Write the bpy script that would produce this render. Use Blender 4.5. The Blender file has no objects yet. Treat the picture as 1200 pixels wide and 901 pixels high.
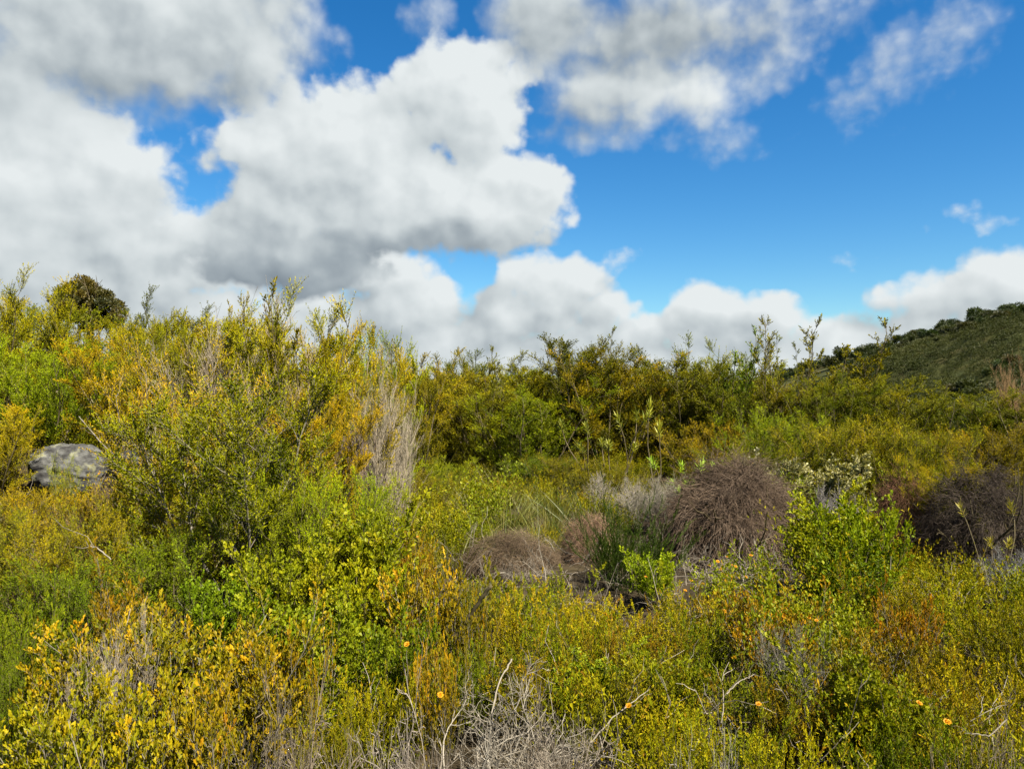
import bpy, math
import numpy as np

R = np.random.default_rng
F = 901.0            # focal length of the photograph in its own pixels (1200 wide)
EYE = 1.6
sc = bpy.context.scene
COL = sc.collection
UP = np.array([0., 0., 1.])

# ------------------------------------------------------------------ terrain
def sstep(a, b, x):
    t = np.clip((x - a) / (b - a), 0, 1)
    return t * t * (3 - 2 * t)

def terrain(x, y):
    x = np.asarray(x, float); y = np.asarray(y, float)
    left = sstep(1.4, 5.0, -x) * sstep(3.6, 8.0, y) * .85
    left2 = sstep(4, 24, -x) * sstep(9, 45, y) * 2.0
    dip = -1.6 * sstep(19, 40, y) * sstep(-14, 2, x)
    front = -.18 * sstep(3.0, 1.2, y)
    crest_y = 96.
    u = x / crest_y
    hc = np.interp(u, [.20, .333, .444, .555, .666, .85, 1.2, 2.5], [-1.6, -1.4, .5, 4.6, 8.6, 14, 21, 29])
    hill = (hc + 1.6) * (sstep(34, 100, y) * .45 + .55 * np.clip((y - 34) / 62, 0, 1)) * (1 - .8 * sstep(105, 260, y))
    hill = np.where(x > 0, hill, 0)
    bump = .05 * np.sin(x * 1.7 + 1.3 * np.sin(y * .9)) + .04 * np.sin(y * 2.3 + x * .8) + .03 * np.sin(3.1 * x - 1.9 * y)
    big = .35 * np.sin(x * .11 + y * .07) * sstep(35, 60, y) + .22 * np.sin(x * .35 - y * .21) * sstep(35, 60, y)
    return left + left2 + dip + front + hill + bump + big

def gz(x, y):
    return float(terrain(x, y))

# ------------------------------------------------------------------ mesh helpers
def nrm(v):
    return v / np.maximum(np.linalg.norm(v, axis=-1, keepdims=True), 1e-9)

def rep(a, n):
    return np.repeat(a, n, axis=0)

class Geo:
    """vertices + quads (and triangles as degenerate-free lists) with one float per face"""
    def __init__(self):
        self.v = []; self.q = []; self.t = []; self.n = 0; self.vec = []
    def add(self, v, q, tint):
        q = np.asarray(q) + self.n
        self.v.append(np.asarray(v, np.float32)); self.q.append(q.astype(np.int32))
        self.t.append(np.broadcast_to(np.asarray(tint, np.float32), (len(q),)))
        self.n += len(v)
    def arrays(self):
        return np.concatenate(self.v), np.concatenate(self.q), np.concatenate(self.t)

def to_mesh(name, v, q, t, mat, smooth=False):
    me = bpy.data.meshes.new(name)
    nv, nq = len(v), len(q); k = q.shape[1]
    me.vertices.add(nv); me.vertices.foreach_set('co', np.ascontiguousarray(v, np.float32).ravel())
    me.loops.add(nq * k); me.loops.foreach_set('vertex_index', np.ascontiguousarray(q, np.int32).ravel())
    me.polygons.add(nq); me.polygons.foreach_set('loop_start', np.arange(0, nq * k, k, dtype=np.int32))
    me.polygons.foreach_set('use_smooth', np.full(nq, smooth, bool))
    a = me.attributes.new('tint', 'FLOAT', 'FACE'); a.data.foreach_set('value', np.ascontiguousarray(t, np.float32))
    me.materials.append(mat)
    me.update(calc_edges=True)
    return me

def geo_mesh(name, g, mat, smooth=False):
    return to_mesh(name, *g.arrays(), mat, smooth)

# ------------------------------------------------------------------ branch system
class Br:
    """a bundle of curved branches: p(t) = S + D L t + C t^2 + wiggle"""
    def __init__(s, S, D, L, C=None, wig=0., rng=None):
        s.S = np.asarray(S, float); s.D = nrm(np.asarray(D, float)); s.L = np.asarray(L, float)
        n = len(s.S)
        s.C = np.zeros((n, 3)) if C is None else np.asarray(C, float)
        rng = rng or R(1)
        a = nrm(np.cross(s.D, rng.normal(size=(n, 3)))); b = np.cross(s.D, a)
        s.wa = a * (wig * s.L)[:, None]; s.wb = b * (wig * s.L)[:, None]
        s.ph = rng.uniform(0, 6.28, (n, 2)); s.fr = rng.uniform(4, 9, (n, 2))
    def ev(s, i, t):
        t = np.asarray(t)[:, None]
        w = s.wa[i] * (np.sin(s.fr[i, :1] * t + s.ph[i, :1]) - np.sin(s.ph[i, :1])) + s.wb[i] * (np.sin(s.fr[i, 1:] * t + s.ph[i, 1:]) - np.sin(s.ph[i, 1:]))
        return s.S[i] + s.D[i] * s.L[i][:, None] * t + s.C[i] * t * t + w
    def tan(s, i, t):
        e = .04
        return nrm(s.ev(i, t + e) - s.ev(i, t - e))

def side_dirs(tan, ang, az):
    ref = np.where(np.abs(tan[:, 2:3]) > .9, np.array([[1., 0, 0]]), UP[None])
    a = nrm(np.cross(tan, ref)); b = np.cross(tan, a)
    p = a * np.cos(az)[:, None] + b * np.sin(az)[:, None]
    return nrm(tan * np.cos(ang)[:, None] + p * np.sin(ang)[:, None])

def spawn(br, k, t0, t1, ang, length, up, rng, curve=0., wig=0., taper=.65, jit=.3):
    n = len(br.S)
    i = np.repeat(np.arange(n), k)
    f = (np.tile(np.arange(k), n) + rng.uniform(0, 1, n * k)) / k
    t = t0 + (t1 - t0) * f
    az = np.tile(np.arange(k) * 2.4, n) + np.repeat(rng.uniform(0, 6.28, n), k) + rng.normal(0, .3, n * k)
    p = br.ev(i, t); tn = br.tan(i, t)
    d = side_dirs(tn, ang + rng.normal(0, .15, n * k), az)
    d = nrm(d + UP * up)
    L = length * (1 - taper * f) * np.exp(rng.normal(0, jit, n * k))
    C = (UP * curve)[None] * L[:, None] if np.isscalar(curve) else curve * L[:, None]
    return Br(p, d, L, C, wig, rng), i, t

def tubes(g, br, r0, r1, seg, sides=3, tint=.5, t1=1.0):
    n = len(br.S)
    r0 = np.broadcast_to(np.asarray(r0, float), (n,)); r1 = np.broadcast_to(np.asarray(r1, float), (n,))
    ts = np.linspace(0, t1, seg + 1)
    a = nrm(np.cross(br.D, np.where(np.abs(br.D[:, 2:3]) > .9, np.array([[1., 0, 0]]), UP[None]))); b = np.cross(br.D, a)
    V = np.zeros((n, seg + 1, sides, 3))
    ii = np.arange(n)
    for j, t in enumerate(ts):
        c = br.ev(ii, np.full(n, t)); r = (r0 + (r1 - r0) * t)[:, None]
        for s in range(sides):
            th = 6.2832 * s / sides
            V[:, j, s] = c + (a * math.cos(th) + b * math.sin(th)) * r
    base = (np.arange(n) * (seg + 1) * sides)[:, None, None]
    j = np.arange(seg)[None, :, None]; s = np.arange(sides)[None, None, :]
    A = base + j * sides + s; B = base + j * sides + (s + 1) % sides
    Q = np.stack([A, B, B + sides, A + sides], -1).reshape(-1, 4)
    tt = np.repeat(np.broadcast_to(np.asarray(tint, float), (n,)), seg * sides)
    g.add(V.reshape(-1, 3), Q, tt)

def put_leaves(g, P, D, L, W, tint, rng, mid=.5, roll=None):
    """diamond leaf faces"""
    n = len(P)
    side = nrm(np.cross(D, rng.normal(size=(n, 3)) if roll is None else roll))
    L = np.broadcast_to(np.asarray(L, float), (n,))[:, None]; W = np.broadcast_to(np.asarray(W, float), (n,))[:, None]
    nn = np.cross(D, side)
    m = P + D * L * mid
    bend = nn * L * .08
    V = np.stack([P, m + side * W * .5 + bend, P + D * L, m - side * W * .5 + bend], 1).reshape(-1, 3)
    Q = np.arange(n * 4).reshape(n, 4)
    g.add(V, Q, tint)

def leaves_on(g, br, k, ang, L, W, rng, tint, t0=.08, t1=1.02, mid=.5, up=.1, tipgain=.15, keep=1.0, flat=0.):
    n = len(br.S)
    i = np.repeat(np.arange(n), k)
    f = (np.tile(np.arange(k), n) + rng.uniform(0, 1, n * k)) / k
    t = t0 + (t1 - t0) * f
    if keep < 1:
        m = rng.random(len(i)) < keep; i, t, f = i[m], t[m], f[m]
    az = np.arange(len(i)) * 2.4 + rng.normal(0, .5, len(i))
    tn = br.tan(i, t)
    a = ang * (1 - .5 * f) + rng.normal(0, .22, len(i))
    d = nrm(side_dirs(tn, a, az) + UP * up)
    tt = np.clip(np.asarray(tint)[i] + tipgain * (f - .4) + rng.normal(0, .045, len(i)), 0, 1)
    s = np.exp(rng.normal(0, .22, len(i)))
    roll = None
    if flat: roll = nrm(rng.normal(size=(len(i), 3)) * .6 + np.cross(d, UP) * flat)
    put_leaves(g, br.ev(i, t), d, L * s, W * s, tt, rng, mid, roll)

# ------------------------------------------------------------------ materials
def new_mat(name):
    m = bpy.data.materials.new(name); m.use_nodes = True
    nt = m.node_tree; nt.nodes.clear()
    return m, nt

def N(nt, kind, **kw):
    n = nt.nodes.new(kind)
    for k, v in kw.items():
        if isinstance(v, tuple) and k.startswith('i_'): n.inputs[int(k[2:])].default_value = v
        elif k.startswith('i_'): n.inputs[int(k[2:])].default_value = v
        else: setattr(n, k, v)
    return n

def ramp(nt, stops):
    r = N(nt, 'ShaderNodeValToRGB'); e = r.color_ramp.elements
    while len(e) > 1: e.remove(e[-1])
    for k, (p, c) in enumerate(stops):
        el = e[0] if k == 0 else e.new(p)
        el.position = p; el.color = (*c, 1)
    return r

def leaf_mat(name, stops, trans=.22, rough=.5, spec=.35):
    m, nt = new_mat(name); L = nt.links.new
    at = N(nt, 'ShaderNodeAttribute', attribute_name='tint')
    r = ramp(nt, stops); L(at.outputs['Fac'], r.inputs[0])
    oi = N(nt, 'ShaderNodeObjectInfo')
    mx = N(nt, 'ShaderNodeMix', data_type='RGBA', blend_type='MULTIPLY'); mx.inputs[0].default_value = 1
    L(r.outputs[0], mx.inputs[6]); L(oi.outputs['Color'], mx.inputs[7])
    p = N(nt, 'ShaderNodeBsdfPrincipled'); L(mx.outputs[2], p.inputs['Base Color'])
    p.inputs['Roughness'].default_value = rough; p.inputs['Specular IOR Level'].default_value = spec
    t = N(nt, 'ShaderNodeBsdfTranslucent')
    g = N(nt, 'ShaderNodeMix', data_type='RGBA', blend_type='MULTIPLY'); g.inputs[0].default_value = 1
    g.inputs[7].default_value = (1.12, 1.06, .4, 1); L(mx.outputs[2], g.inputs[6]); L(g.outputs[2], t.inputs[0])
    ms = N(nt, 'ShaderNodeMixShader'); ms.inputs[0].default_value = trans
    L(p.outputs[0], ms.inputs[1]); L(t.outputs[0], ms.inputs[2])
    o = N(nt, 'ShaderNodeOutputMaterial'); L(ms.outputs[0], o.inputs[0])
    return m

def bark_mat(name, stops, scale=30.):
    m, nt = new_mat(name); L = nt.links.new
    at = N(nt, 'ShaderNodeAttribute', attribute_name='tint')
    tc = N(nt, 'ShaderNodeTexCoord'); no = N(nt, 'ShaderNodeTexNoise'); no.inputs['Scale'].default_value = scale
    L(tc.outputs['Object'], no.inputs['Vector'])
    a = N(nt, 'ShaderNodeMath', operation='MULTIPLY_ADD'); a.inputs[1].default_value = .6; L(no.outputs[0], a.inputs[0])
    b = N(nt, 'ShaderNodeMath', operation='SUBTRACT'); b.inputs[1].default_value = .3; L(at.outputs['Fac'], b.inputs[0])
    L(b.outputs[0], a.inputs[2])
    r = ramp(nt, stops); L(a.outputs[0], r.inputs[0])
    oi = N(nt, 'ShaderNodeObjectInfo')
    mx = N(nt, 'ShaderNodeMix', data_type='RGBA', blend_type='MULTIPLY'); mx.inputs[0].default_value = 1
    L(r.outputs[0], mx.inputs[6]); L(oi.outputs['Color'], mx.inputs[7])
    p = N(nt, 'ShaderNodeBsdfPrincipled'); L(mx.outputs[2], p.inputs['Base Color']); p.inputs['Roughness'].default_value = .8
    p.inputs['Specular IOR Level'].default_value = .2
    o = N(nt, 'ShaderNodeOutputMaterial'); L(p.outputs[0], o.inputs[0])
    return m

M = {}
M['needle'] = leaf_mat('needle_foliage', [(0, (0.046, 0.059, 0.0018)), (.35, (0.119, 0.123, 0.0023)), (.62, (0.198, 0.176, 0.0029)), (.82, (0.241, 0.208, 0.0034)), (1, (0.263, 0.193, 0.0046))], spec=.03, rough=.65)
M['dark'] = leaf_mat('dark_foliage', [(0, (0.010, 0.019, 0.0035)), (.5, (0.026, 0.036, 0.0046)), (1, (0.052, 0.058, 0.0069))])
M['bright'] = leaf_mat('bright_leaves', [(0, (0.042, 0.061, 0.0018)), (.5, (0.118, 0.142, 0.0026)), (.85, (0.187, 0.191, 0.0042)), (1, (0.208, 0.194, 0.0060))], trans=.35, rough=.5, spec=.12)
M['gold'] = leaf_mat('golden_leaves', [(0, (0.060, 0.070, 0.0026)), (.35, (0.150, 0.136, 0.0034)), (.7, (0.282, 0.202, 0.0042)), (1, (0.319, 0.166, 0.0051))], trans=.3, rough=.5, spec=.12)
M['heath'] = leaf_mat('heath_foliage', [(0, (0.040, 0.049, 0.0018)), (.3, (0.103, 0.109, 0.0022)), (.55, (0.169, 0.152, 0.0030)), (.78, (0.205, 0.159, 0.0042)), (1, (0.205, 0.111, 0.0077))], spec=.03, rough=.65)
M['hill'] = leaf_mat('hill_scrub_foliage', [(0, (0.010, 0.015, 0.0020)), (.4, (0.022, 0.028, 0.0041)), (1, (0.049, 0.052, 0.0113))], spec=.1)  # cloud shadow over the hill is put into this darker olive colour
M['blade'] = leaf_mat('blade_foliage', [(0, (.034, .044, .004)), (.5, (.085, .085, .008)), (1, (.20, .165, .04))], trans=.25)
M['cream'] = leaf_mat('cream_leaves', [(0, (0.052, 0.060, 0.0069)), (.45, (0.127, 0.124, 0.0230)), (1, (0.357, 0.323, 0.1498))], trans=.3)
M['broom'] = leaf_mat('broom_foliage', [(0, (0.013, 0.026, 0.0029)), (.5, (0.029, 0.052, 0.0046)), (1, (0.069, 0.092, 0.0081))], trans=.15, spec=.08)
M['rosette'] = leaf_mat('rosette_foliage', [(0, (0.072, 0.099, 0.0070)), (.5, (0.188, 0.189, 0.0173)), (1, (0.303, 0.277, 0.0403))], trans=.35)
M['flower'] = leaf_mat('flower_petals', [(0, (0.446, 0.180, 0.0029)), (.5, (0.490, 0.223, 0.0043)), (1, (0.518, 0.288, 0.0072))], trans=.3, rough=.6)
M['bark'] = bark_mat('grey_brown_bark', [(0, (.022, .018, .008)), (.5, (.062, .048, .022)), (1, (.150, .125, .080))])
M['pale'] = bark_mat('pale_bark', [(0, (0.046, 0.039, 0.0288)), (.5, (0.109, 0.095, 0.0720)), (1, (0.207, 0.184, 0.1498))])
M['dead'] = bark_mat('dead_twig_bark', [(0, (0.026, 0.018, 0.0116)), (.5, (0.095, 0.067, 0.0433)), (1, (0.201, 0.158, 0.1135))])
M['beige'] = bark_mat('beige_twig_bark', [(0, (0.086, 0.068, 0.0461)), (.5, (0.190, 0.157, 0.1094)), (1, (0.300, 0.253, 0.1901))])
M['grey'] = bark_mat('grey_twig_bark', [(0, (0.046, 0.038, 0.0288)), (.5, (0.132, 0.114, 0.0893)), (1, (0.253, 0.225, 0.1843))])

def ground_mat():
    m, nt = new_mat('heath_soil'); L = nt.links.new
    g = N(nt, 'ShaderNodeNewGeometry')
    n1 = N(nt, 'ShaderNodeTexNoise'); n1.inputs['Scale'].default_value = 3.; n1.inputs['Detail'].default_value = 8
    n2 = N(nt, 'ShaderNodeTexNoise'); n2.inputs['Scale'].default_value = .22; n2.inputs['Detail'].default_value = 7
    L(g.outputs['Position'], n1.inputs['Vector']); L(g.outputs['Position'], n2.inputs['Vector'])
    r1 = ramp(nt, [(.3, (0.013, 0.010, 0.0054)), (.55, (0.030, 0.022, 0.0120)), (.75, (0.051, 0.042, 0.0210))]); L(n1.outputs[0], r1.inputs[0])
    r2 = ramp(nt, [(.35, (0.015, 0.019, 0.0043)), (.5, (0.029, 0.031, 0.0074)), (.68, (0.050, 0.042, 0.0161))]); L(n2.outputs[0], r2.inputs[0])
    sx = N(nt, 'ShaderNodeSeparateXYZ'); L(g.outputs['Position'], sx.inputs[0])
    mr = N(nt, 'ShaderNodeMapRange'); mr.inputs[1].default_value = 18; mr.inputs[2].default_value = 30; L(sx.outputs[1], mr.inputs[0])
    mx = N(nt, 'ShaderNodeMix', data_type='RGBA'); L(mr.outputs[0], mx.inputs[0]); L(r1.outputs[0], mx.inputs[6]); L(r2.outputs[0], mx.inputs[7])
    b = N(nt, 'ShaderNodeBump'); b.inputs['Strength'].default_value = .7; b.inputs['Distance'].default_value = .05; L(n1.outputs[0], b.inputs['Height'])
    p = N(nt, 'ShaderNodeBsdfPrincipled'); p.inputs['Roughness'].default_value = .95; p.inputs['Specular IOR Level'].default_value = .1
    L(mx.outputs[2], p.inputs['Base Color']); L(b.outputs[0], p.inputs['Normal'])
    o = N(nt, 'ShaderNodeOutputMaterial'); L(p.outputs[0], o.inputs[0])
    return m

def rock_mat():
    m, nt = new_mat('lichen_rock'); L = nt.links.new
    tc = N(nt, 'ShaderNodeTexCoord')
    mp = N(nt, 'ShaderNodeMapping'); mp.inputs['Scale'].default_value = (4, 4, 10); mp.inputs['Rotation'].default_value = (.1, .25, 0)
    L(tc.outputs['Object'], mp.inputs[0])
    n1 = N(nt, 'ShaderNodeTexNoise'); n1.inputs['Scale'].default_value = 1.6; n1.inputs['Detail'].default_value = 10; n1.inputs['Roughness'].default_value = .68; L(mp.outputs[0], n1.inputs['Vector'])
    n2 = N(nt, 'ShaderNodeTexNoise'); n2.inputs['Scale'].default_value = 9; n2.inputs['Detail'].default_value = 7; L(tc.outputs['Object'], n2.inputs['Vector'])
    r1 = ramp(nt, [(.38, (0.006, 0.005, 0.0056)), (.50, (0.031, 0.031, 0.0296)), (.62, (0.064, 0.064, 0.0622)), (.80, (0.128, 0.128, 0.1198))]); L(n1.outputs[0], r1.inputs[0])
    r2 = ramp(nt, [(.55, (0, 0, 0)), (.66, (1, 1, 1))]); L(n2.outputs[0], r2.inputs[0])
    mx = N(nt, 'ShaderNodeMix', data_type='RGBA'); mx.inputs[7].default_value = (.34, .34, .16, 1)
    mm = N(nt, 'ShaderNodeMath', operation='MULTIPLY'); mm.inputs[1].default_value = .22; L(r2.outputs[0], mm.inputs[0])
    L(mm.outputs[0], mx.inputs[0]); L(r1.outputs[0], mx.inputs[6])
    b = N(nt, 'ShaderNodeBump'); b.inputs['Strength'].default_value = .9; b.inputs['Distance'].default_value = .03; L(n1.outputs[0], b.inputs['Height'])
    p = N(nt, 'ShaderNodeBsdfPrincipled'); p.inputs['Roughness'].default_value = .9
    L(mx.outputs[2], p.inputs['Base Color']); L(b.outputs[0], p.inputs['Normal'])
    o = N(nt, 'ShaderNodeOutputMaterial'); L(p.outputs[0], o.inputs[0])
    return m
M['soil'] = ground_mat(); M['rock'] = rock_mat()

# ------------------------------------------------------------------ plant kinds
# every maker returns {part_name: (mesh)}; nominal height and width are stored beside it
PROTO = {}

def reg(key, parts, H, W):
    vs = []
    for me in parts.values():
        v = np.zeros(len(me.vertices) * 3, np.float32); me.vertices.foreach_get('co', v); vs.append(v.reshape(-1, 3)[::7])
    v = vs[-1]
    PROTO[key] = (parts, float(np.percentile(v[:, 2], 98.5)), float(2 * np.percentile(np.hypot(v[:, 0], v[:, 1]), 86)))

def stems_from(rng, n, H, lean0, lean1, base=.06, curve=.25, wig=.02, hj=.18):
    az = np.arange(n) * 2.4 + rng.uniform(0, 1, n)
    lean = rng.uniform(lean0, lean1, n)
    D = np.stack([np.sin(lean) * np.cos(az), np.sin(lean) * np.sin(az), np.cos(lean)], 1)
    L = H * np.exp(rng.normal(-.08, hj, n)) / np.maximum(np.cos(lean), .45)
    r = base * np.sqrt(rng.random(n))
    S = np.stack([r * np.cos(az), r * np.sin(az), np.full(n, -.06)], 1)
    C = (UP[None] * .8 - D * np.array([1, 1, 0]) * .6) * L[:, None] * curve
    L = L * (1 - curve * .6)
    return Br(S, D, L, C, wig, rng)

def needle_shrub(key, seed, H=1.8, n=15, lean=(.08, .62), k2=13, k3=19, k4=17, leaf=(.021, .0070), tint=.45, tipt=.2, t0=.14, mat='needle', l2=.46, barkm='bark'):
    rng = R(seed)
    st = stems_from(rng, n, H, *lean, hj=.07)
    b2, i2, t2 = spawn(st, k2, t0, .99, .78, l2 * H * .55, .30, rng, curve=.16, wig=.03, taper=.50, jit=.25)
    b3, i3, t3 = spawn(b2, k3, .30, 1.0, .72, .135, .30, rng, curve=.12, taper=.35)
    gs = Geo()
    tubes(gs, st, .011 * H / 1.8 + .003, .0025, 7, 5, .5 + .2 * rng.normal(size=len(st.S)))
    tubes(gs, b2, .0036, .0012, 4, 3, .5)
    tubes(gs, b3, .0012, .0006, 1, 3, .45)
    gl = Geo()
    stem_t = tint + rng.normal(0, .08, n)
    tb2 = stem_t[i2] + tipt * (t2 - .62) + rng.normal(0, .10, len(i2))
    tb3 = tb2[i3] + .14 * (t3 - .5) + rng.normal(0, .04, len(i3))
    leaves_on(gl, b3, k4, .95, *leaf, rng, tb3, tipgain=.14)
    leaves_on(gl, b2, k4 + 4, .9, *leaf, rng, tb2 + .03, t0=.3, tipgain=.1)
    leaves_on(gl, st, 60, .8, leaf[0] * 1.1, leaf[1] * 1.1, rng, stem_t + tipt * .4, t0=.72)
    reg(key, {'stems': geo_mesh(key + '_stems', gs, M[barkm], True), 'foliage': geo_mesh(key + '_foliage', gl, M[mat])}, H, H * .9)

for s in range(4):
    needle_shrub(f'needle{s}', 10 + s, n=13 + 2 * s, lean=(.05, .6 + .06 * s), tint=.44 + .02 * s, tipt=.22)
for s in range(3):      # shorter bushy ones, leafy to the ground
    needle_shrub(f'bushy{s}', 30 + s, H=1.0, n=16, lean=(.1, .95), k2=10, k3=14, k4=12, tint=.42, tipt=.24, t0=.1, l2=.55)
for s in range(3):      # the back row: kanuka-like, coarser leaves
    needle_shrub(f'row{s}', 40 + s, H=2.2, n=13, lean=(.04, .46), k2=14, k3=20, k4=14, leaf=(.023, .0085), tint=.27, tipt=.24, t0=.05, l2=.40)
needle_shrub('open0', 51, H=1.75, n=7, lean=(.12, .56), k2=14, k3=24, k4=16, leaf=(.023, .0078), tint=.38, tipt=.20, t0=.40, l2=.56, barkm='pale')
needle_shrub('open1', 52, H=1.6, n=6, lean=(.1, .5), k2=14, k3=10, k4=13, leaf=(.020, .0062), tint=.62, tipt=.2, t0=.42, l2=.45, barkm='pale')

def wand(key, seed, H=2.3, n=4):
    """spindly sapling: a few bare stems with small sparse sprays near the top"""
    rng = R(seed)
    st = stems_from(rng, n, H, .02, .20, wig=.025)
    b2, i2, t2 = spawn(st, 16, .42, 1.0, .6, .34, .35, rng, curve=.2, wig=.03, taper=.6)
    b3, i3, t3 = spawn(b2, 5, .3, 1.0, .5, .09, .25, rng, taper=.3)
    gs = Geo(); tubes(gs, st, .009, .003, 8, 5, .5); tubes(gs, b2, .0038, .0016, 4, 3, .5); tubes(gs, b3, .002, .001, 1, 3, .5)
    gl = Geo()
    leaves_on(gl, b3, 9, .8, .034, .011, rng, np.full(len(b3.S), .30), tipgain=.2)
    leaves_on(gl, b2, 8, .8, .034, .011, rng, np.full(len(b2.S), .33), t0=.5)
    reg(key, {'stems': geo_mesh(key + '_stems', gs, M['bark'], True), 'foliage': geo_mesh(key + '_foliage', gl, M['needle'])}, H, .8)
for s in range(3): wand(f'wand{s}', 60 + s)

def leafy_shrub(key, seed, H=.8, mat='bright', leaf=(.027, .018), n=16, k2=12, k3=6, k4=9, tint=.5, lean=(.1, .8), barkm='bark', t0=.25, up=.15, tipt=.25, ang=.8, mid=.58):
    rng = R(seed)
    st = stems_from(rng, n, H, *lean, base=.08, wig=.03)
    b2, i2, t2 = spawn(st, k2, t0, 1.0, .65, .30 * H, .3, rng, curve=.15, wig=.03, taper=.5)
    b3, i3, t3 = spawn(b2, k3, .3, 1.0, .65, .085, .3, rng, taper=.2)
    gs = Geo(); tubes(gs, st, .0065, .002, 6, 4, .55 + .2 * rng.normal(size=n)); tubes(gs, b2, .0024, .001, 3, 3, .55); tubes(gs, b3, .001, .0006, 1, 3, .5)
    gl = Geo()
    s_t = tint + rng.normal(0, .12, n)
    tb2 = s_t[i2] + tipt * (t2 - .6) + rng.normal(0, .09, len(i2)); tb3 = tb2[i3] + rng.normal(0, .07, len(i3))
    leaves_on(gl, b3, k4, ang, *leaf, rng, tb3, mid=mid, up=up, t0=.4, flat=.5)
    leaves_on(gl, b2, k4 + 2, ang, *leaf, rng, tb2, mid=mid, up=up, t0=.35, flat=.5)
    reg(key, {'stems': geo_mesh(key + '_stems', gs, M[barkm], True), 'foliage': geo_mesh(key + '_foliage', gl, M[mat])}, H, H * 1.0)
for s in range(3): leafy_shrub(f'bright{s}', 70 + s)
for s in range(3): leafy_shrub(f'gold{s}', 80 + s, H=.75, mat='gold', leaf=(.026, .0135), n=16, k2=10, k3=5, k4=9, tint=.34, lean=(.08, .85), barkm='pale', t0=.30, up=.35, ang=.7, tipt=.5)
for s in range(2): leafy_shrub(f'cream{s}', 90 + s, H=.9, mat='cream', leaf=(.040, .026), n=14, tint=.5, tipt=.6, k4=7)
for s in range(2): leafy_shrub(f'herb{s}', 95 + s, H=.45, mat='bright', leaf=(.030, .012), n=10, k2=7, k3=3, k4=7, tint=.4, lean=(.1, .7))

def heath_bush(key, seed, H=.5, n=26, mat='heath', tint=.45, lean=(.05, .95), leaf=(.018, .0066), tipt=.3):
    rng = R(seed)
    st = stems_from(rng, n, H, *lean, base=.13, wig=.03, hj=.15)
    b2, i2, t2 = spawn(st, 14, .22, 1.0, .75, .16, .32, rng, curve=.1, taper=.4)
    gs = Geo(); tubes(gs, st, .003, .0012, 5, 3, .45); tubes(gs, b2, .0011, .0007, 2, 3, .45)
    gl = Geo()
    s_t = tint + rng.normal(0, .10, n)
    leaves_on(gl, b2, 30, .95, *leaf, rng, s_t[i2] + tipt * (t2 - .6) + rng.normal(0, .11, len(i2)), t0=.3, tipgain=.2)
    leaves_on(gl, st, 40, .8, *leaf, rng, s_t, t0=.6)
    reg(key, {'stems': geo_mesh(key + '_stems', gs, M['bark'], True), 'foliage': geo_mesh(key + '_foliage', gl, M[mat])}, H, H * 1.1)
for s in range(4): heath_bush(f'heath{s}', 100 + s)
for s in range(2): heath_bush(f'rust{s}', 110 + s, tint=.66, tipt=.2, H=.55, n=22)

def broom(key, seed, H=1.0, n=80):
    rng = R(seed)
    st = stems_from(rng, n, H, .02, .8, base=.18, wig=.03, curve=.12, hj=.3)
    b2, i2, t2 = spawn(st, 9, .3, 1.0, .28, .26, .4, rng, taper=.5)
    gs = Geo(); tubes(gs, st, .0035, .0012, 5, 3, .4)
    gl = Geo(); tubes(gl, b2, .0018, .0009, 2, 3, .45 + .1 * rng.normal(size=len(b2.S)))
    leaves_on(gl, b2, 24, .5, .024, .005, rng, .45 + .1 * rng.normal(size=len(b2.S)), tipgain=.3)
    leaves_on(gl, st, 40, .5, .024, .005, rng, .4 + .1 * rng.normal(size=n), tipgain=.3, t0=.3)
    reg(key, {'stems': geo_mesh(key + '_stems', gs, M['broom'], True), 'foliage': geo_mesh(key + '_foliage', gl, M['broom'])}, H, .95)
broom('broom0', 120); broom('broom1', 121, n=44)

def rosette_plant(key, seed, H=.9, n=8, mat='rosette'):
    rng = R(seed)
    st = stems_from(rng, n, H, .15, .75, base=.06, wig=.04)
    gs = Geo(); tubes(gs, st, .010, .006, 7, 6, .55)
    gl = Geo()
    k = 34
    i = np.repeat(np.arange(n), k); t = .92 + .10 * np.tile(np.arange(k) / k, n)
    tn = st.tan(i, np.minimum(t, 1)); az = np.arange(n * k) * 2.4
    d = side_dirs(tn, 1.35 - .9 * np.tile(np.arange(k) / k, n) + rng.normal(0, .12, n * k), az)
    P = st.ev(i, t); L = .085 * np.exp(rng.normal(0, .2, n * k))
    lb = Br(P, d, L, UP[None] * (L * rng.uniform(-.15, .2, n * k))[:, None], 0, rng)
    roll = np.cross(d, tn)
    # each leaf: two strips along a narrow blade
    tt = np.clip(.5 + rng.normal(0, .16, n * k), 0, 1)
    seg = 3; wd = [.003, .0065, .005, .0008]
    side = nrm(np.cross(d, roll)); side = nrm(np.cross(d, side))
    V = np.zeros((n * k, seg + 1, 2, 3)); ii = np.arange(n * k)
    for j in range(seg + 1):
        c = lb.ev(ii, np.full(n * k, j / seg)); V[:, j, 0] = c + side * wd[j]; V[:, j, 1] = c - side * wd[j]
    b = (ii * (seg + 1) * 2)[:, None] + np.arange(seg)[None] * 2
    gl.add(V.reshape(-1, 3), np.stack([b, b + 1, b + 3, b + 2], -1).reshape(-1, 4), np.repeat(tt, seg))
    reg(key, {'stems': geo_mesh(key + '_stems', gs, M['bark'], True), 'foliage': geo_mesh(key + '_foliage', gl, M[mat])}, H, .6)
rosette_plant('rosette0', 130); rosette_plant('rosette1', 131, n=3)

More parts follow.
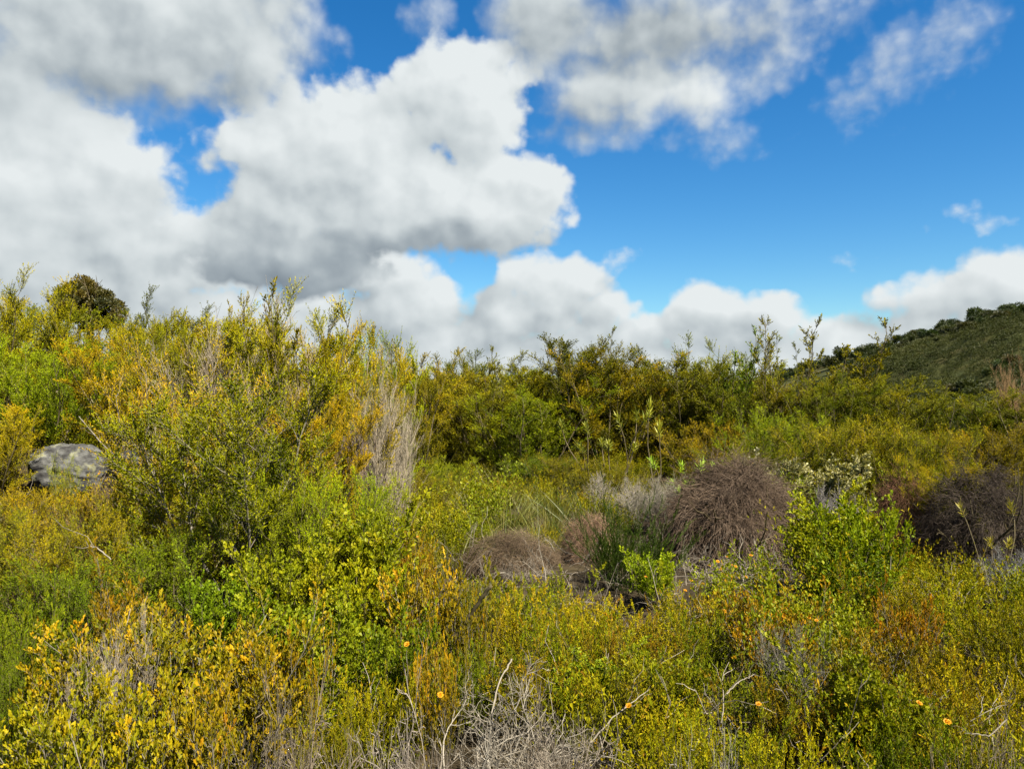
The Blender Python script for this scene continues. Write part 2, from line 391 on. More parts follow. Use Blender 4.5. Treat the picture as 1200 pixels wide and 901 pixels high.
def blade_tuft(key, seed, H=.45, n=150, mat='blade'):
    rng = R(seed)
    st = stems_from(rng, n, H, .02, .55, base=.10, wig=0, curve=0, hj=.3)
    st.C = np.stack([st.D[:, 0], st.D[:, 1], -np.abs(st.D[:, 2]) * .25], 1) * (st.L * rng.uniform(.1, .6, n))[:, None]
    g = Geo(); side = nrm(np.cross(st.D, rng.normal(size=(n, 3)))); seg = 3
    V = np.zeros((n, seg + 1, 2, 3)); ii = np.arange(n)
    for j in range(seg + 1):
        c = st.ev(ii, np.full(n, j / seg)); w = [.0022, .0026, .002, .0004][j]
        V[:, j, 0] = c + side * w; V[:, j, 1] = c - side * w
    b = (ii * (seg + 1) * 2)[:, None] + np.arange(seg)[None] * 2
    g.add(V.reshape(-1, 3), np.stack([b, b + 1, b + 3, b + 2], -1).reshape(-1, 4), np.repeat(np.clip(.45 + rng.normal(0, .25, n), 0, 1), seg))
    reg(key, {'blades': geo_mesh(key + '_blades', g, M[mat])}, H, H)
for s in range(2): blade_tuft(f'blade{s}', 140 + s)

def bare_bush(key, seed, H=1.2, n=22, mat='beige', lean=(.05, .45), k2=14, k3=7):
    rng = R(seed)
    st = stems_from(rng, n, H, *lean, base=.12, wig=.025)
    b2, i2, t2 = spawn(st, k2, .15, 1.0, .42, .34 * H, .35, rng, curve=.12, wig=.04, taper=.55)
    b3, i3, t3 = spawn(b2, k3, .15, 1.0, .45, .17, .25, rng, wig=.05, taper=.3)
    b4, i4, t4 = spawn(b3, 3, .2, 1.0, .5, .07, .1, rng, taper=.3)
    gs = Geo(); tubes(gs, st, .008, .002, 7, 4, .5 + .15 * rng.normal(size=n))
    gt = Geo(); tubes(gt, b2, .0028, .0012, 4, 3, .5 + .15 * rng.normal(size=len(b2.S)))
    tubes(gt, b3, .0014, .0009, 2, 3, .55 + .2 * rng.normal(size=len(b3.S))); tubes(gt, b4, .0011, .0007, 1, 3, .6)
    reg(key, {'stems': geo_mesh(key + '_stems', gs, M[mat], True), 'twigs': geo_mesh(key + '_twigs', gt, M[mat], True)}, H, H * .75)
bare_bush('bare0', 150); bare_bush('bare1', 151, n=16)
bare_bush('greybare0', 152, H=.6, n=20, mat='grey', lean=(.1, .8)); bare_bush('greybare1', 153, H=.6, n=12, mat='grey', lean=(.1, .8))

def dead_mound(key, seed, H=.85, W=1.25, n=9500, mat='dead', hollow=3.9):
    """a collapsed dead shrub: matted fine twigs over a lopsided frame, hollow underneath on one side"""
    rng = R(seed)
    gs = Geo()
    st = stems_from(rng, 16, H * .8, .2, 1.0, base=.12, wig=.06)
    tubes(gs, st, .017, .005, 7, 5, .4)
    fk, _, _ = spawn(st, 4, .3, .9, .7, .4 * H, .2, rng, wig=.06); tubes(gs, fk, .007, .002, 5, 4, .5)
    g = Geo()
    az = rng.uniform(0, 6.283, n); u = np.sqrt(rng.random(n))
    lob = 1 + .20 * np.sin(2 * az + 1.1) + .13 * np.sin(3 * az + .4) + .10 * np.sin(5 * az + 2.2) + .06 * np.sin(9 * az)
    r = u * W * .42 * lob
    z = H * (1 - .62 * u ** 2.6) * (1 - .13 * np.sin(2 * az + .6) - .09 * np.sin(4 * az) - .06 * np.sin(7 * az + 9 * u)) - rng.random(n) ** 1.6 * .42 * H * (.3 + u)
    face = np.cos(az - hollow)
    keep = ~((face > .45) & (z < H * .52) & (u > .45) & (rng.random(n) < .93))
    keep &= ~((np.sin(4 * az + 7 * u) > .75) & (rng.random(n) < .6))
    az, u, r, z = az[keep], u[keep], r[keep], np.maximum(z[keep], .02); m = len(az)
    x0 = r * np.cos(az) + .10 * W * (z / H) * math.cos(hollow + 2.6); y0 = r * np.sin(az) + .10 * W * (z / H) * math.sin(hollow + 2.6)
    az2 = az + rng.normal(0, 1.0, m) + .5 * np.sin(3 * az + 6 * u)
    fl = .35 + .7 * u
    D = np.stack([np.cos(az2) * fl, np.sin(az2) * fl, .25 - .75 * u + rng.normal(0, .45, m)], 1)
    L = np.abs(.17 + rng.normal(0, .08, m)) * H / .85 + .03
    b = Br(np.stack([x0, y0, z], 1), D, L, -UP[None] * (L * rng.uniform(.0, .6, m))[:, None], .07, rng)
    cl = .48 + .16 * np.sin(5 * az + 4 * u + seed) * np.sin(9 * u + 2 * az)
    tubes(g, b, .0020, .0009, 4, 3, np.clip(cl + rng.normal(0, .2, m), 0, 1))
    b3, i3, t3 = spawn(b, 4, .15, 1.0, .7, .075, -.05, rng, curve=-.2, wig=.06, taper=.3)
    tubes(g, b3, .0010, .0006, 2, 3, np.clip(cl[i3] + rng.normal(0, .2, len(i3)), 0, 1))
    # bleached locks of longer twigs hanging over the hollow side
    k = 520; la = rng.choice(8, k); laz = hollow + np.array([-.9, -.65, -.35, -.2, .15, .5, .75, 1.3])
    a = laz[la] + rng.normal(0, .09, k); rr = W * (.30 + .05 * np.sin(la * 1.7)) + rng.normal(0, .03, k)
    S2 = np.stack([rr * np.cos(a), rr * np.sin(a), H * (.46 + .14 * np.sin(la * 2.3)) + rng.normal(0, .06, k)], 1)
    a2 = a + rng.normal(0, .5, k)
    D2 = np.stack([np.cos(a2) * .8, np.sin(a2) * .8, -.1 + rng.normal(0, .3, k)], 1)
    L2 = .40 * H * np.exp(rng.normal(0, .35, k))
    tubes(g, Br(S2, D2, L2 * .6, -UP[None] * (L2 * rng.uniform(.3, .9, k))[:, None], .06, rng), .0026, .0012, 5, 3, np.clip(.66 + rng.normal(0, .18, k), 0, 1))
    # stray twigs breaking the outline
    k = 90; a = rng.uniform(0, 6.28, k); S3 = np.stack([W * .2 * np.cos(a), W * .2 * np.sin(a), H * rng.uniform(.5, .9, k)], 1)
    s3 = Br(S3, np.stack([np.cos(a), np.sin(a), rng.uniform(-.1, .9, k)], 1), W * rng.uniform(.15, .36, k), None, .08, rng); tubes(g, s3, .003, .0012, 5, 3, .6)
    s4, _, _ = spawn(s3, 4, .3, 1, .6, .09, 0, rng, wig=.08); tubes(g, s4, .0014, .0008, 2, 3, .6)
    reg(key, {'stems': geo_mesh(key + '_stems', gs, M['bark'], True), 'twigs': geo_mesh(key + '_twigs', g, M[mat], True)}, H, W)
dead_mound('mound0', 160, hollow=4.3); dead_mound('mound1', 161, n=4200, hollow=4.9); dead_mound('mound2', 162, n=3600, hollow=4.4)

def twig_tangle(key, seed, H=.45, W=.9, n=36, mat='grey'):
    """crossing dead branches lying about and sticking up"""
    rng = R(seed)
    a = rng.uniform(0, 6.283, n); r = W * .5 * np.sqrt(rng.random(n))
    S = np.stack([r * np.cos(a) * .7, r * np.sin(a) * .7, rng.uniform(-.03, .2, n) * H], 1)
    d = rng.normal(size=(n, 3)); d[:, 2] = np.abs(d[:, 2]) * .8 + .15
    b = Br(S, d, H * rng.uniform(.7, 1.5, n), UP[None] * (rng.uniform(-.25, .1, n) * H)[:, None], .05, rng)
    b2, i2, _ = spawn(b, 7, .15, 1., .7, 0.42 * H, .1, rng, curve=-.1, wig=.05, taper=.4)
    b3, i3, _ = spawn(b2, 4, .15, 1., .7, .2 * H, .05, rng, wig=.08, taper=.4)
    g = Geo(); tubes(g, b, .0048, .0022, 7, 5, .5 + .2 * rng.normal(size=n))
    g2 = Geo(); tubes(g2, b2, .003, .0015, 5, 3, .55 + .2 * rng.normal(size=len(i2))); tubes(g2, b3, .0016, .0009, 3, 3, .55 + .2 * rng.normal(size=len(i3)))
    reg(key, {'branches': geo_mesh(key + '_branches', g, M[mat], True), 'twigs': geo_mesh(key + '_twigs', g2, M[mat], True)}, H, W)
for s in range(3): twig_tangle(f'tangle{s}', 170 + s)

def far_shrub(key, seed, H=1.2, W=1.6, n=1900):
    """shrub seen from tens of metres: leaf clumps through an uneven dome"""
    rng = R(seed)
    nb = 13; ba = rng.uniform(0, 6.28, nb); br_ = W * .34 * np.sqrt(rng.random(nb))
    c = np.stack([br_ * np.cos(ba), br_ * np.sin(ba), H * (.35 + .42 * rng.random(nb))], 1); rad = H * rng.uniform(.16, .30, nb)
    i = rng.integers(0, nb, n); d = nrm(rng.normal(size=(n, 3))); P = c[i] + d * (rad[i] * rng.random(n) ** .4)[:, None]
    P[:, 2] = np.maximum(P[:, 2], .02)
    g = Geo(); bt = .45 + rng.normal(0, .14, nb)
    put_leaves(g, P, nrm(d + UP * .7 + rng.normal(0, .4, (n, 3))), .15 * np.exp(rng.normal(0, .3, n)), .06, np.clip(bt[i] + rng.normal(0, .13, n), 0, 1), rng)
    st = stems_from(rng, 7, H * .8, .1, .6); tubes(g, st, .02, .006, 4, 3, 0)
    reg(key, {'self': geo_mesh(key + '_shape', g, M['dark'])}, H, W)
for s in range(4): far_shrub(f'far{s}', 180 + s)

# ------------------------------------------------------------------ things
TINT = {'plain': (1, 1, 1), 'olive': (.84, .84, .95), 'yellow green': (1.28, 1.22, .9), 'green': (.84, 1.0, .95), 'dark green': (.58, .80, .95),
        'orange': (1.14, 1.0, 1.0), 'golden': (1.14, 1.10, .9), 'bronze': (1.08, .90, 1.1), 'pale': (1.3, 1.3, 1.8), 'grey green': (.95, 1.0, 2.4),
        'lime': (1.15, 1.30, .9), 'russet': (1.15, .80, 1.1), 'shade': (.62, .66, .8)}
PROPER = {'needle': 'needle_shrub', 'bushy': 'needle_shrub', 'row': 'needle_shrub', 'open': 'needle_shrub', 'wand': 'sapling', 'bright': 'leafy_shrub',
          'gold': 'golden_shrub', 'cream': 'leafy_shrub', 'herb': 'leafy_plant', 'heath': 'heath_bush', 'rust': 'heath_bush', 'broom': 'broom_bush',
          'rosette': 'rosette_plant', 'blade': 'grass_tuft', 'bare': 'dead_bush', 'greybare': 'dead_bush', 'mound': 'dead_mound', 'tangle': 'dead_branch_heap', 'far': 'hill_shrub'}
CATEG = {'sapling': 'sapling', 'leafy_plant': 'plant', 'rosette_plant': 'plant', 'grass_tuft': 'grass', 'dead_bush': 'dead bush', 'dead_mound': 'dead bush', 'dead_branch_heap': 'dead branches'}
rs = R(7)

def put(key, x, y, sx, sz, label, group=None, tint='plain', rz=None, jitter=.11, tilt=0.):
    parts, H, W = PROTO[key]
    kind = PROPER[key.rstrip('0123456789')]
    z = gz(x, y)
    if kind.startswith('dead'): jitter = min(jitter, .025)
    c = np.array(TINT[tint] if isinstance(tint, str) else tint) * (1 + rs.normal(0, jitter, 3) * np.array([1, .7, .6]) + rs.normal(0, jitter))
    rz = rs.uniform(0, 6.28) if rz is None else rz
    if list(parts) == ['self']:
        root = bpy.data.objects.new(kind, parts['self']); root.color = (*c, 1)
    else:
        root = bpy.data.objects.new(kind, None); root.empty_display_size = .1
    COL.objects.link(root)
    root.location = (x, y, z); root.rotation_euler = (tilt, 0, rz) if not tilt else (tilt * math.sin(rz), tilt * math.cos(rz), rz); root.scale = (sx, sx, sz)
    root['label'] = label; root['category'] = CATEG.get(kind, 'shrub')
    if group: root['group'] = group
    if list(parts) != ['self']:
        for pn, me in parts.items():
            o = bpy.data.objects.new(pn, me); COL.objects.link(o); o.parent = root
            o.color = (*c, 1) if pn in ('foliage', 'blades', 'twigs', 'branches') else (1, 1, 1, 1)
    return root

def at(key, px, d, top, wpx, label, group=None, tint='plain', **kw):
    """a plant whose middle stands at photo column px, d metres off, whose top reaches photo row top and which is wpx wide"""
    x = (px - 600) / F * d
    top_z = EYE + (450.5 - top) / F * d
    H = max(top_z - gz(x, d), .12)
    _, h0, w0 = PROTO[key]
    sx = (wpx / F * d) / w0
    return put(key, x, d, sx, H / h0, label, group, tint, **kw)

# ------------------------------------------------------------------ the left bank: tall needle-leaved shrubs
G_BANK = 'tall needle-leaved shrubs on the bank'
LEFT = [
 # key, px, d, top, w, tint, label
 ('needle1', 14, 9.0, 338, 130, 'plain', 'tall yellow-green needle shrub at the far left edge, above the boulder'),
 ('row0', 60, 10.6, 366, 120, 'olive', 'olive needle shrub directly below the round-crowned tree'),
 ('needle2', 136, 9.6, 378, 130, 'plain', 'yellow-green needle shrub just right of and below the round-crowned tree'),
 ('row1', 196, 10.4, 366, 90, 'dark green', 'dark green shrub with rounded tops on the skyline right of the round tree'),
 ('needle3', 66, 8.0, 402, 150, 'green', 'green needle shrub right behind the grey boulder'),
 ('needle0', 168, 7.8, 400, 150, 'golden', 'golden yellow needle shrub behind the right end of the boulder'),
 ('needle2', 238, 7.2, 378, 150, 'orange', 'orange-tipped needle shrub on the skyline left of the brown bare thicket'),
 ('needle1', 318, 6.9, 368, 170, 'golden', 'tallest golden shrub with orange tops, above the dark-stemmed open shrub'),
 ('needle3', 388, 7.2, 396, 140, 'orange', 'orange-topped needle shrub just left of the beige dead bush'),
 ('needle0', 440, 8.4, 402, 110, 'golden', 'golden needle shrub right behind the beige dead bush'),
 ('row2', 470, 10.2, 416, 90, 'olive', 'olive needle shrub on the skyline at the right end of the bank'),
 ('row0', 280, 9.6, 380, 130, 'bronze', 'bronze green shrub behind the orange-tipped shrubs of the bank'),
 ('needle1', -14, 6.6, 480, 110, 'yellow green', 'yellow-green needle shrub at the left edge beside the boulder'),
 ('bushy1', 222, 6.1, 468, 140, 'golden', 'golden bushy shrub with long pale stems right of the boulder'),
 ('needle0', 366, 6.0, 470, 130, 'golden', 'golden green needle shrub between the open shrub and the beige dead bush'),
]
for key, px, d, top, w, t, lab in LEFT:
    at(key, px, d, top, w, lab, G_BANK, tuple(np.array(TINT[t]) * (1.22, 1.20, 1.0)))
at('open0', 282, 5.15, 446, 270, 'dark green open-crowned shrub with several bare grey stems showing at its base', None, 'green', rz=1.0)
at('open1', 218, 5.6, 408, 150, 'thin golden shrub with long bare stems leaning over the boulder', None, 'golden', rz=2.2)
at('wand2', 352, 6.3, 348, 70, 'long orange-brown shoots rising highest on the skyline above the golden shrubs', None, 'bronze')
at('wand0', 270, 6.6, 352, 60, 'thin dark shoots on the skyline above the brown bare thicket', None, 'bronze')
at('wand1', 310, 6.5, 360, 60, 'reddish brown upright shoots between the two tallest shoots on the skyline', None, 'russet')
at('bare1', 262, 6.9, 380, 110, 'brown bare twiggy bush among the orange-tipped shrubs on the skyline', None)
at('bare0', 318, 6.55, 408, 110, 'pale bare twiggy bush inside the tallest golden shrub', None)
at('bare0', 436, 7.2, 441, 84, 'large beige dead bush standing upright at the right end of the bank', None, rz=.4)
at('bare1', 462, 7.6, 474, 46, 'smaller beige dead bush tight against the right of the large one', None)
at('bare1', 414, 7.0, 490, 46, 'beige dead bush with reddish stems tight against the left of the large one', None, 'bronze')

G_LOW = 'low needle shrubs on the slope below the boulder'
LOW = [
 ('bushy0', 26, 5.9, 574, 100, 'yellow green', 'yellow-green bushy shrub at the left edge just below the boulder'),
 ('bushy2', 112, 5.6, 580, 120, 'yellow green', 'yellow-green bushy shrub directly below the right half of the boulder'),
 ('bushy1', 178, 5.3, 556, 120, 'plain', 'green bushy shrub left of the open-crowned shrub and right of the boulder'),
 ('bushy1', 20, 4.6, 600, 140, 'olive', 'dull olive bushy shrub low at the left edge, second below the boulder'),
 ('bushy0', 108, 4.5, 606, 140, 'golden', 'yellow bushy shrub above the golden leafy shrubs, left of the dark gap'),
 ('bushy2', 196, 4.6, 622, 130, 'green', 'green bushy shrub in the shade at the left foot of the open-crowned shrub'),
 ('bushy0', 60, 4.0, 660, 150, 'dark green', 'dark green bushy shrub shaded above the golden leafy shrubs'),
 ('bushy2', 330, 4.9, 556, 100, 'golden', 'small golden-tipped shrub in front of the open-crowned shrub'),
 ('bushy1', 372, 5.2, 560, 120, 'lime', 'lime green bushy shrub between the open-crowned shrub and the beige dead bush'),
 ('bushy2', 430, 6.2, 566, 100, 'yellow green', 'yellow-green bushy shrub at the foot of the beige dead bush'),
]
for key, px, d, top, w, t, lab in LOW:
    at(key, px, d, top, w, lab, G_LOW, t)

# ------------------------------------------------------------------ the back row across the clearing
G_ROW = 'tall shrubs in the row behind the clearing'
ROW = [
 ('row0', 494, 13.6, 432, 76, 'yellow green'), ('row1', 526, 14.6, 424, 90, 'plain'), ('row2', 556, 15.6, 414, 80, 'olive'),
 ('row2', 572, 13.2, 444, 90, 'plain'), ('row0', 606, 14.6, 428, 96, 'yellow green'), ('row1', 622, 12.6, 452, 110, 'green'),
 ('row1', 652, 14.4, 424, 90, 'olive'), ('row0', 688, 13.6, 396, 100, 'olive'), ('row2', 716, 13.2, 412, 104, 'yellow green'),
 ('row1', 752, 14.2, 416, 92, 'plain'), ('row0', 786, 13.4, 420, 90, 'olive'), ('row2', 818, 14.6, 424, 80, 'plain'),
 ('row1', 850, 13.8, 404, 84, 'plain'), ('row0', 868, 12.6, 452, 80, 'green'),
]
ORD = ['first', 'second', 'third', 'fourth', 'fifth', 'sixth', 'seventh', 'eighth', 'ninth', 'tenth', 'eleventh', 'twelfth', 'thirteenth', 'fourteenth', 'fifteenth', 'sixteenth', 'seventeenth', 'eighteenth', 'nineteenth', 'twentieth']
WORD = {'plain': 'mid green', 'olive': 'dull olive', 'yellow green': 'yellow-green', 'green': 'deep green', 'dark green': 'dark green', 'bronze': 'bronze-tipped', 'golden': 'golden-topped', 'orange': 'orange-tipped', 'lime': 'lime green', 'russet': 'russet', 'shade': 'dark', 'grey green': 'grey-green', 'pale': 'pale'}
ROW.sort(key=lambda r: r[1])
for k, (key, px, d, top, w, t) in enumerate(ROW):
    at(key, px, d, top + 7, w + 8, f'{WORD[t]} tall shrub, {ORD[k]} from left in the row behind the clearing', G_ROW, t)
for k, (px, top, t) in enumerate([(500, 446, 'dark green'), (548, 440, 'dark green'), (590, 442, 'green'), (640, 436, 'dark green'), (700, 424, 'green'), (745, 430, 'dark green'), (800, 438, 'dark green'), (850, 446, 'green')]):
    at('row%d' % (k % 3), px, 17 + (k % 3) * .8, top, 90, f'{WORD[t]} shrub half hidden at the back of the row, {ORD[k]} from left', 'half hidden shrubs at the back of the row', t)
# tall shoots that break the skyline
for key, px, d, top, w, t, lab in [
 ('wand0', 562, 13.8, 408, 46, 'grey green', 'grey-green feathery shoots standing clear of the row above its left half'),
 ('wand1', 690, 13.9, 388, 60, 'grey green', 'tallest feathery shoots of the row, leaning left at mid row'),
 ('wand2', 860, 13.0, 392, 50, 'grey green', 'feathery upright shoots at the right end of the row'),
 ('wand1', 880, 14.0, 396, 60, 'grey green', 'slim sapling standing in the sky gap just right of the row'),
 ('wand0', 930, 12.2, 374, 84, 'plain', 'tallest thin sapling against the sky left of the dark hill'),
 ('wand2', 992, 12.6, 384, 84, 'olive', 'thin sapling with many upright tips where the dark hill begins'),
 ('wand1', 962, 13.4, 404, 56, 'olive', 'short thin sapling between the two tall ones against the sky'),
 ]:
    at(key, px, d, top, w, lab, None, t)

# ------------------------------------------------------------------ right middle ground
G_RIGHT = 'needle shrubs below the dark hill'
RIGHT = [
 ('row1', 930, 12.4, 448, 90, 'olive', 'dull olive shrub at the foot of the tallest thin sapling'),
 ('row2', 974, 11.6, 446, 90, 'olive', 'olive shrub between the feet of the two thin saplings'),
 ('row0', 1024, 11.8, 448, 100, 'olive', 'olive shrub right below the hill edge'),
 ('row1', 1072, 12.2, 462, 90, 'plain', 'mid green shrub in front of the lower slope of the hill'),
 ('row2', 1128, 12.0, 474, 100, 'shade', 'dark shrub in front of the hill, left of the orange dead spray'),
 ('row0', 1186, 11.2, 462, 100, 'olive', 'olive shrub at the right edge in front of the hill'),
 ('bushy0', 906, 10.4, 486, 110, 'green', 'green bushy shrub behind the brown dead mound, towards the right'),
 ('bushy1', 958, 9.8, 494, 110, 'plain', 'green bushy shrub behind the cream-leaved shrub'),
 ('bushy2', 1010, 9.4, 500, 110, 'yellow green', 'yellow-green bushy shrub to the right of the cream-leaved shrub'),
 ('bushy0', 1062, 9.0, 500, 110, 'olive', 'olive bushy shrub behind the russet dead bush'),
 ('bushy1', 1112, 9.4, 506, 110, 'golden', 'golden bushy shrub behind the black dead mound, to its left'),
 ('bushy2', 1172, 9.2, 510, 110, 'olive', 'olive bushy shrub behind the black dead mound, at the right edge'),
 ('bushy1', 838, 11.6, 498, 110, 'plain', 'mid green bushy shrub under the right end of the tall row'),
 ('bushy2', 880, 9.4, 520, 90, 'green', 'green bushy shrub just above the top of the brown dead mound'),
 ('needle1', 1100, 6.9, 540, 74, 'golden', 'upright golden brown shrub between the russet bush and the black dead mound'),
]
for key, px, d, top, w, t, lab in RIGHT:
    at(key, px, d, top, w, lab, G_RIGHT, t)
at('cream0', 970, 8.2, 536, 84, 'cream-leaved shrub with pale shoots right of the brown dead mound', 'cream-leaved shrubs', 'plain')
at('cream1', 906, 8.6, 540, 60, 'smaller cream-leaved shrub touching the shoulder of the brown dead mound', 'cream-leaved shrubs', 'olive')
at('bare1', 1184, 12.6, 434, 32, 'orange-brown dead spray against the hill at the right edge', None, (.85, .62, .42))

# clearing edge
for key, px, d, top, w, t, lab in [
 ('rosette0', 706, 10.4, 482, 112, 'plain', 'yellow-green plant with star-like leaf rosettes on long stems before the row'),
 ('rosette1', 760, 9.8, 468, 102, 'lime', 'tall green rosette plant on a bare stem, right of the yellow one'),
 ('rosette0', 806, 8.2, 534, 102, 'lime', 'lime green rosette plant just left of the brown dead mound top'),
 ('rosette0', 1192, 5.6, 594, 102, 'plain', 'golden rosette plant at the right edge before the black dead mound'),
 ('rosette0', 505, 7.2, 596, 102, 'golden', 'low yellow spreading plant just right of the beige dead bush'),
 ]:
    at(key, px, d, top, w, lab, None, t)
at('broom0', 735, 5.9, 578, 120, 'dark green broom with upright wiry sprays left of the brown dead mound', None)
at('broom1', 716, 6.1, 610, 50, 'small dark broom leaning on the larger one from the left', None)
at('bushy0', 660, 11.0, 534, 70, 'olive low shrub at the far edge of the clearing, under the tall row', 'low shrubs edging the clearing', 'olive')
at('bushy1', 712, 10.0, 540, 80, 'bronze low shrub at the far edge of the clearing, by the rosettes', 'low shrubs edging the clearing', 'bronze')
at('bushy2', 622, 11.6, 536, 70, 'dark green low shrub at the far edge of the clearing', 'low shrubs edging the clearing', 'dark green')
at('bushy0', 520, 10.4, 540, 70, 'dull green low shrub right of the beige dead bush, below the row', 'low shrubs edging the clearing', 'green')
at('bushy2', 490, 8.8, 556, 60, 'grey-green low shrub touching the right side of the beige dead bush', 'low shrubs edging the clearing', 'grey green')

# dead mounds
at('mound0', 852, 7.0, 545, 158, 'large brown dead mound of fine hanging twigs in the middle ground', 'dead mounds', rz=0, jitter=.01, tint=(.78, .72, .72))
at('mound1', 1152, 6.4, 554, 128, 'black dead mound of tangled twigs near the right edge', 'dead mounds', tint=(.30, .29, .31), jitter=.01, rz=.0)
at('mound1', 1068, 7.0, 560, 84, 'russet dead bush between the leafy green shrub and the black dead mound', 'dead mounds', tint=(.95, .62, .45), jitter=.01, rz=1.)
at('mound2', 596, 6.6, 628, 108, 'flattened brown dead mound at the near edge of the clearing', 'dead mounds', tint=(.85, .78, .72), jitter=.01, rz=.3)
at('mound2', 690, 6.9, 604, 70, 'pale brown drooping dead clump touching the left of the broom', 'dead mounds', tint=(1.35, 1.15, 1.05), jitter=.02)
at('greybare0', 780, 8.0, 566, 80, 'pale grey bare bush between the rosettes and the brown dead mound', 'grey bare bushes')
at('greybare1', 722, 8.6, 560, 70, 'grey bare bush behind the dark green broom', 'grey bare bushes')
at('greybare0', 972, 6.8, 580, 60, 'blue-grey bare bush right of the brown dead mound', 'grey bare bushes', (.95, 1.02, 1.15))
at('greybare0', 1190, 5.6, 650, 60, 'blue-grey bare twigs low at the right edge under the golden rosette', 'grey bare bushes', (.9, 1., 1.15))

# ------------------------------------------------------------------ bright green leafy shrubs
G_BR = 'bright green leafy shrubs'
for key, px, d, top, w, t, lab in [
 ('bright0', 412, 4.7, 600, 110, (1.25, 1.25, .9), 'bright green leafy shrub right of the open-crowned shrub, below the dead bush'),
 ('bright1', 352, 4.3, 640, 120, (1.2, 1.25, .9), 'bright green leafy shrub at the right foot of the open-crowned shrub'),
 ('bright2', 436, 4.2, 660, 110, 'lime', 'lime green leafy shrub left of the bronze shrub with the broken stick'),
 ('bright1', 380, 3.7, 704, 120, 'plain', 'bright green leafy shrub behind the right end of the golden leafy shrubs'),
 ('bright0', 966, 5.6, 584, 100, (1.3, 1.35, .9), 'bright green leafy shrub right of the foot of the brown dead mound'),
 ('bright2', 1010, 5.3, 596, 80, (1.3, 1.35, .9), 'lime green leafy shrub left of the russet dead bush'),
 ('bright1', 985, 4.9, 644, 100, (1.2, 1.25, .9), 'bright green leafy shrub in front of the two green ones by the dead mound'),
 ('bright0', 1020, 3.0, 778, 110, 'plain', 'small bright green shrub low at right, beside an orange flower'),
 ('bright2', 470, 3.5, 732, 90, 'green', 'deep green leafy shrub beside the golden stalks'),
 ('bright0', 690, 3.5, 770, 90, 'green', 'green leafy shrub behind the right of the dead branch heap'),
 ('bright1', 790, 3.2, 768, 80, 'plain', 'bright green leafy shrub right of the dead branch heap'),
 ('bright2', 260, 4.0, 676, 90, 'green', 'green leafy shrub in the shade under the open-crowned shrub'),
 ('bright1', 770, 5.4, 646, 60, 'lime', 'small lime green leafy shrub at the right foot of the broom'),
 ]:
    at(key, px, d, top, w, lab, G_BR, t)

# ------------------------------------------------------------------ golden leafy shrubs, bottom left
G_GO = 'golden leafy shrubs'
for key, px, d, top, w, t, lab in [
 ('gold0', 110, 3.15, 732, 160, 'plain', 'golden leafy shrub with the thickest pale stems, among the golden shrubs'),
 ('gold1', 186, 3.25, 718, 170, 'plain', 'tallest golden leafy shrub, at the centre of its clump'),
 ('gold2', 268, 3.15, 730, 160, (1.06, .98, 1), 'slightly orange leafy shrub at the right end of the golden clump'),
 ('gold2', 60, 2.75, 792, 150, 'golden', 'golden yellow leafy shrub lowest in the left corner'),
 ('gold0', 148, 2.7, 800, 160, 'golden', 'golden yellow leafy shrub in the front of the clump, right of the corner one'),
 ('gold1', 240, 2.72, 802, 150, 'plain', 'golden leafy shrub front of the clump beside the grey twigs'),
 ('gold2', 145, 3.7, 676, 90, (1.0, .86, 1), 'small orange-brown leafy shrub rising behind the golden clump'),
 ('gold1', 340, 3.2, 742, 70, 'orange', 'thin orange-leaved shrub between the golden clump and the bright green shrubs'),
 ('gold0', 516, 3.0, 758, 50, 'orange', 'thin stalk with orange leaves left of the dead branch heap'),
 ('gold0', 508, 3.9, 660, 100, 'bronze', 'bronze leafy shrub under the broken leaning stick'),
 ('gold1', 556, 3.8, 690, 60, 'olive', 'olive leafy shrub touching the broken leaning stick from the right'),
 ('gold2', 905, 3.7, 700, 90, 'russet', 'russet leafy shrub above the pale twig fan'),
 ('gold1', 866, 4.3, 692, 70, 'olive', 'olive golden leafy shrub in front of the brown dead mound'),
 ('gold0', 1000, 3.4, 740, 110, 'bronze', 'bronze leafy shrub above the small bright green one'),
 ('gold2', 1066, 3.9, 696, 60, 'russet', 'narrow russet leafy shrub standing above the heath bushes'),
 ]:
    at(key, px, d, top, w, lab, G_GO, t)

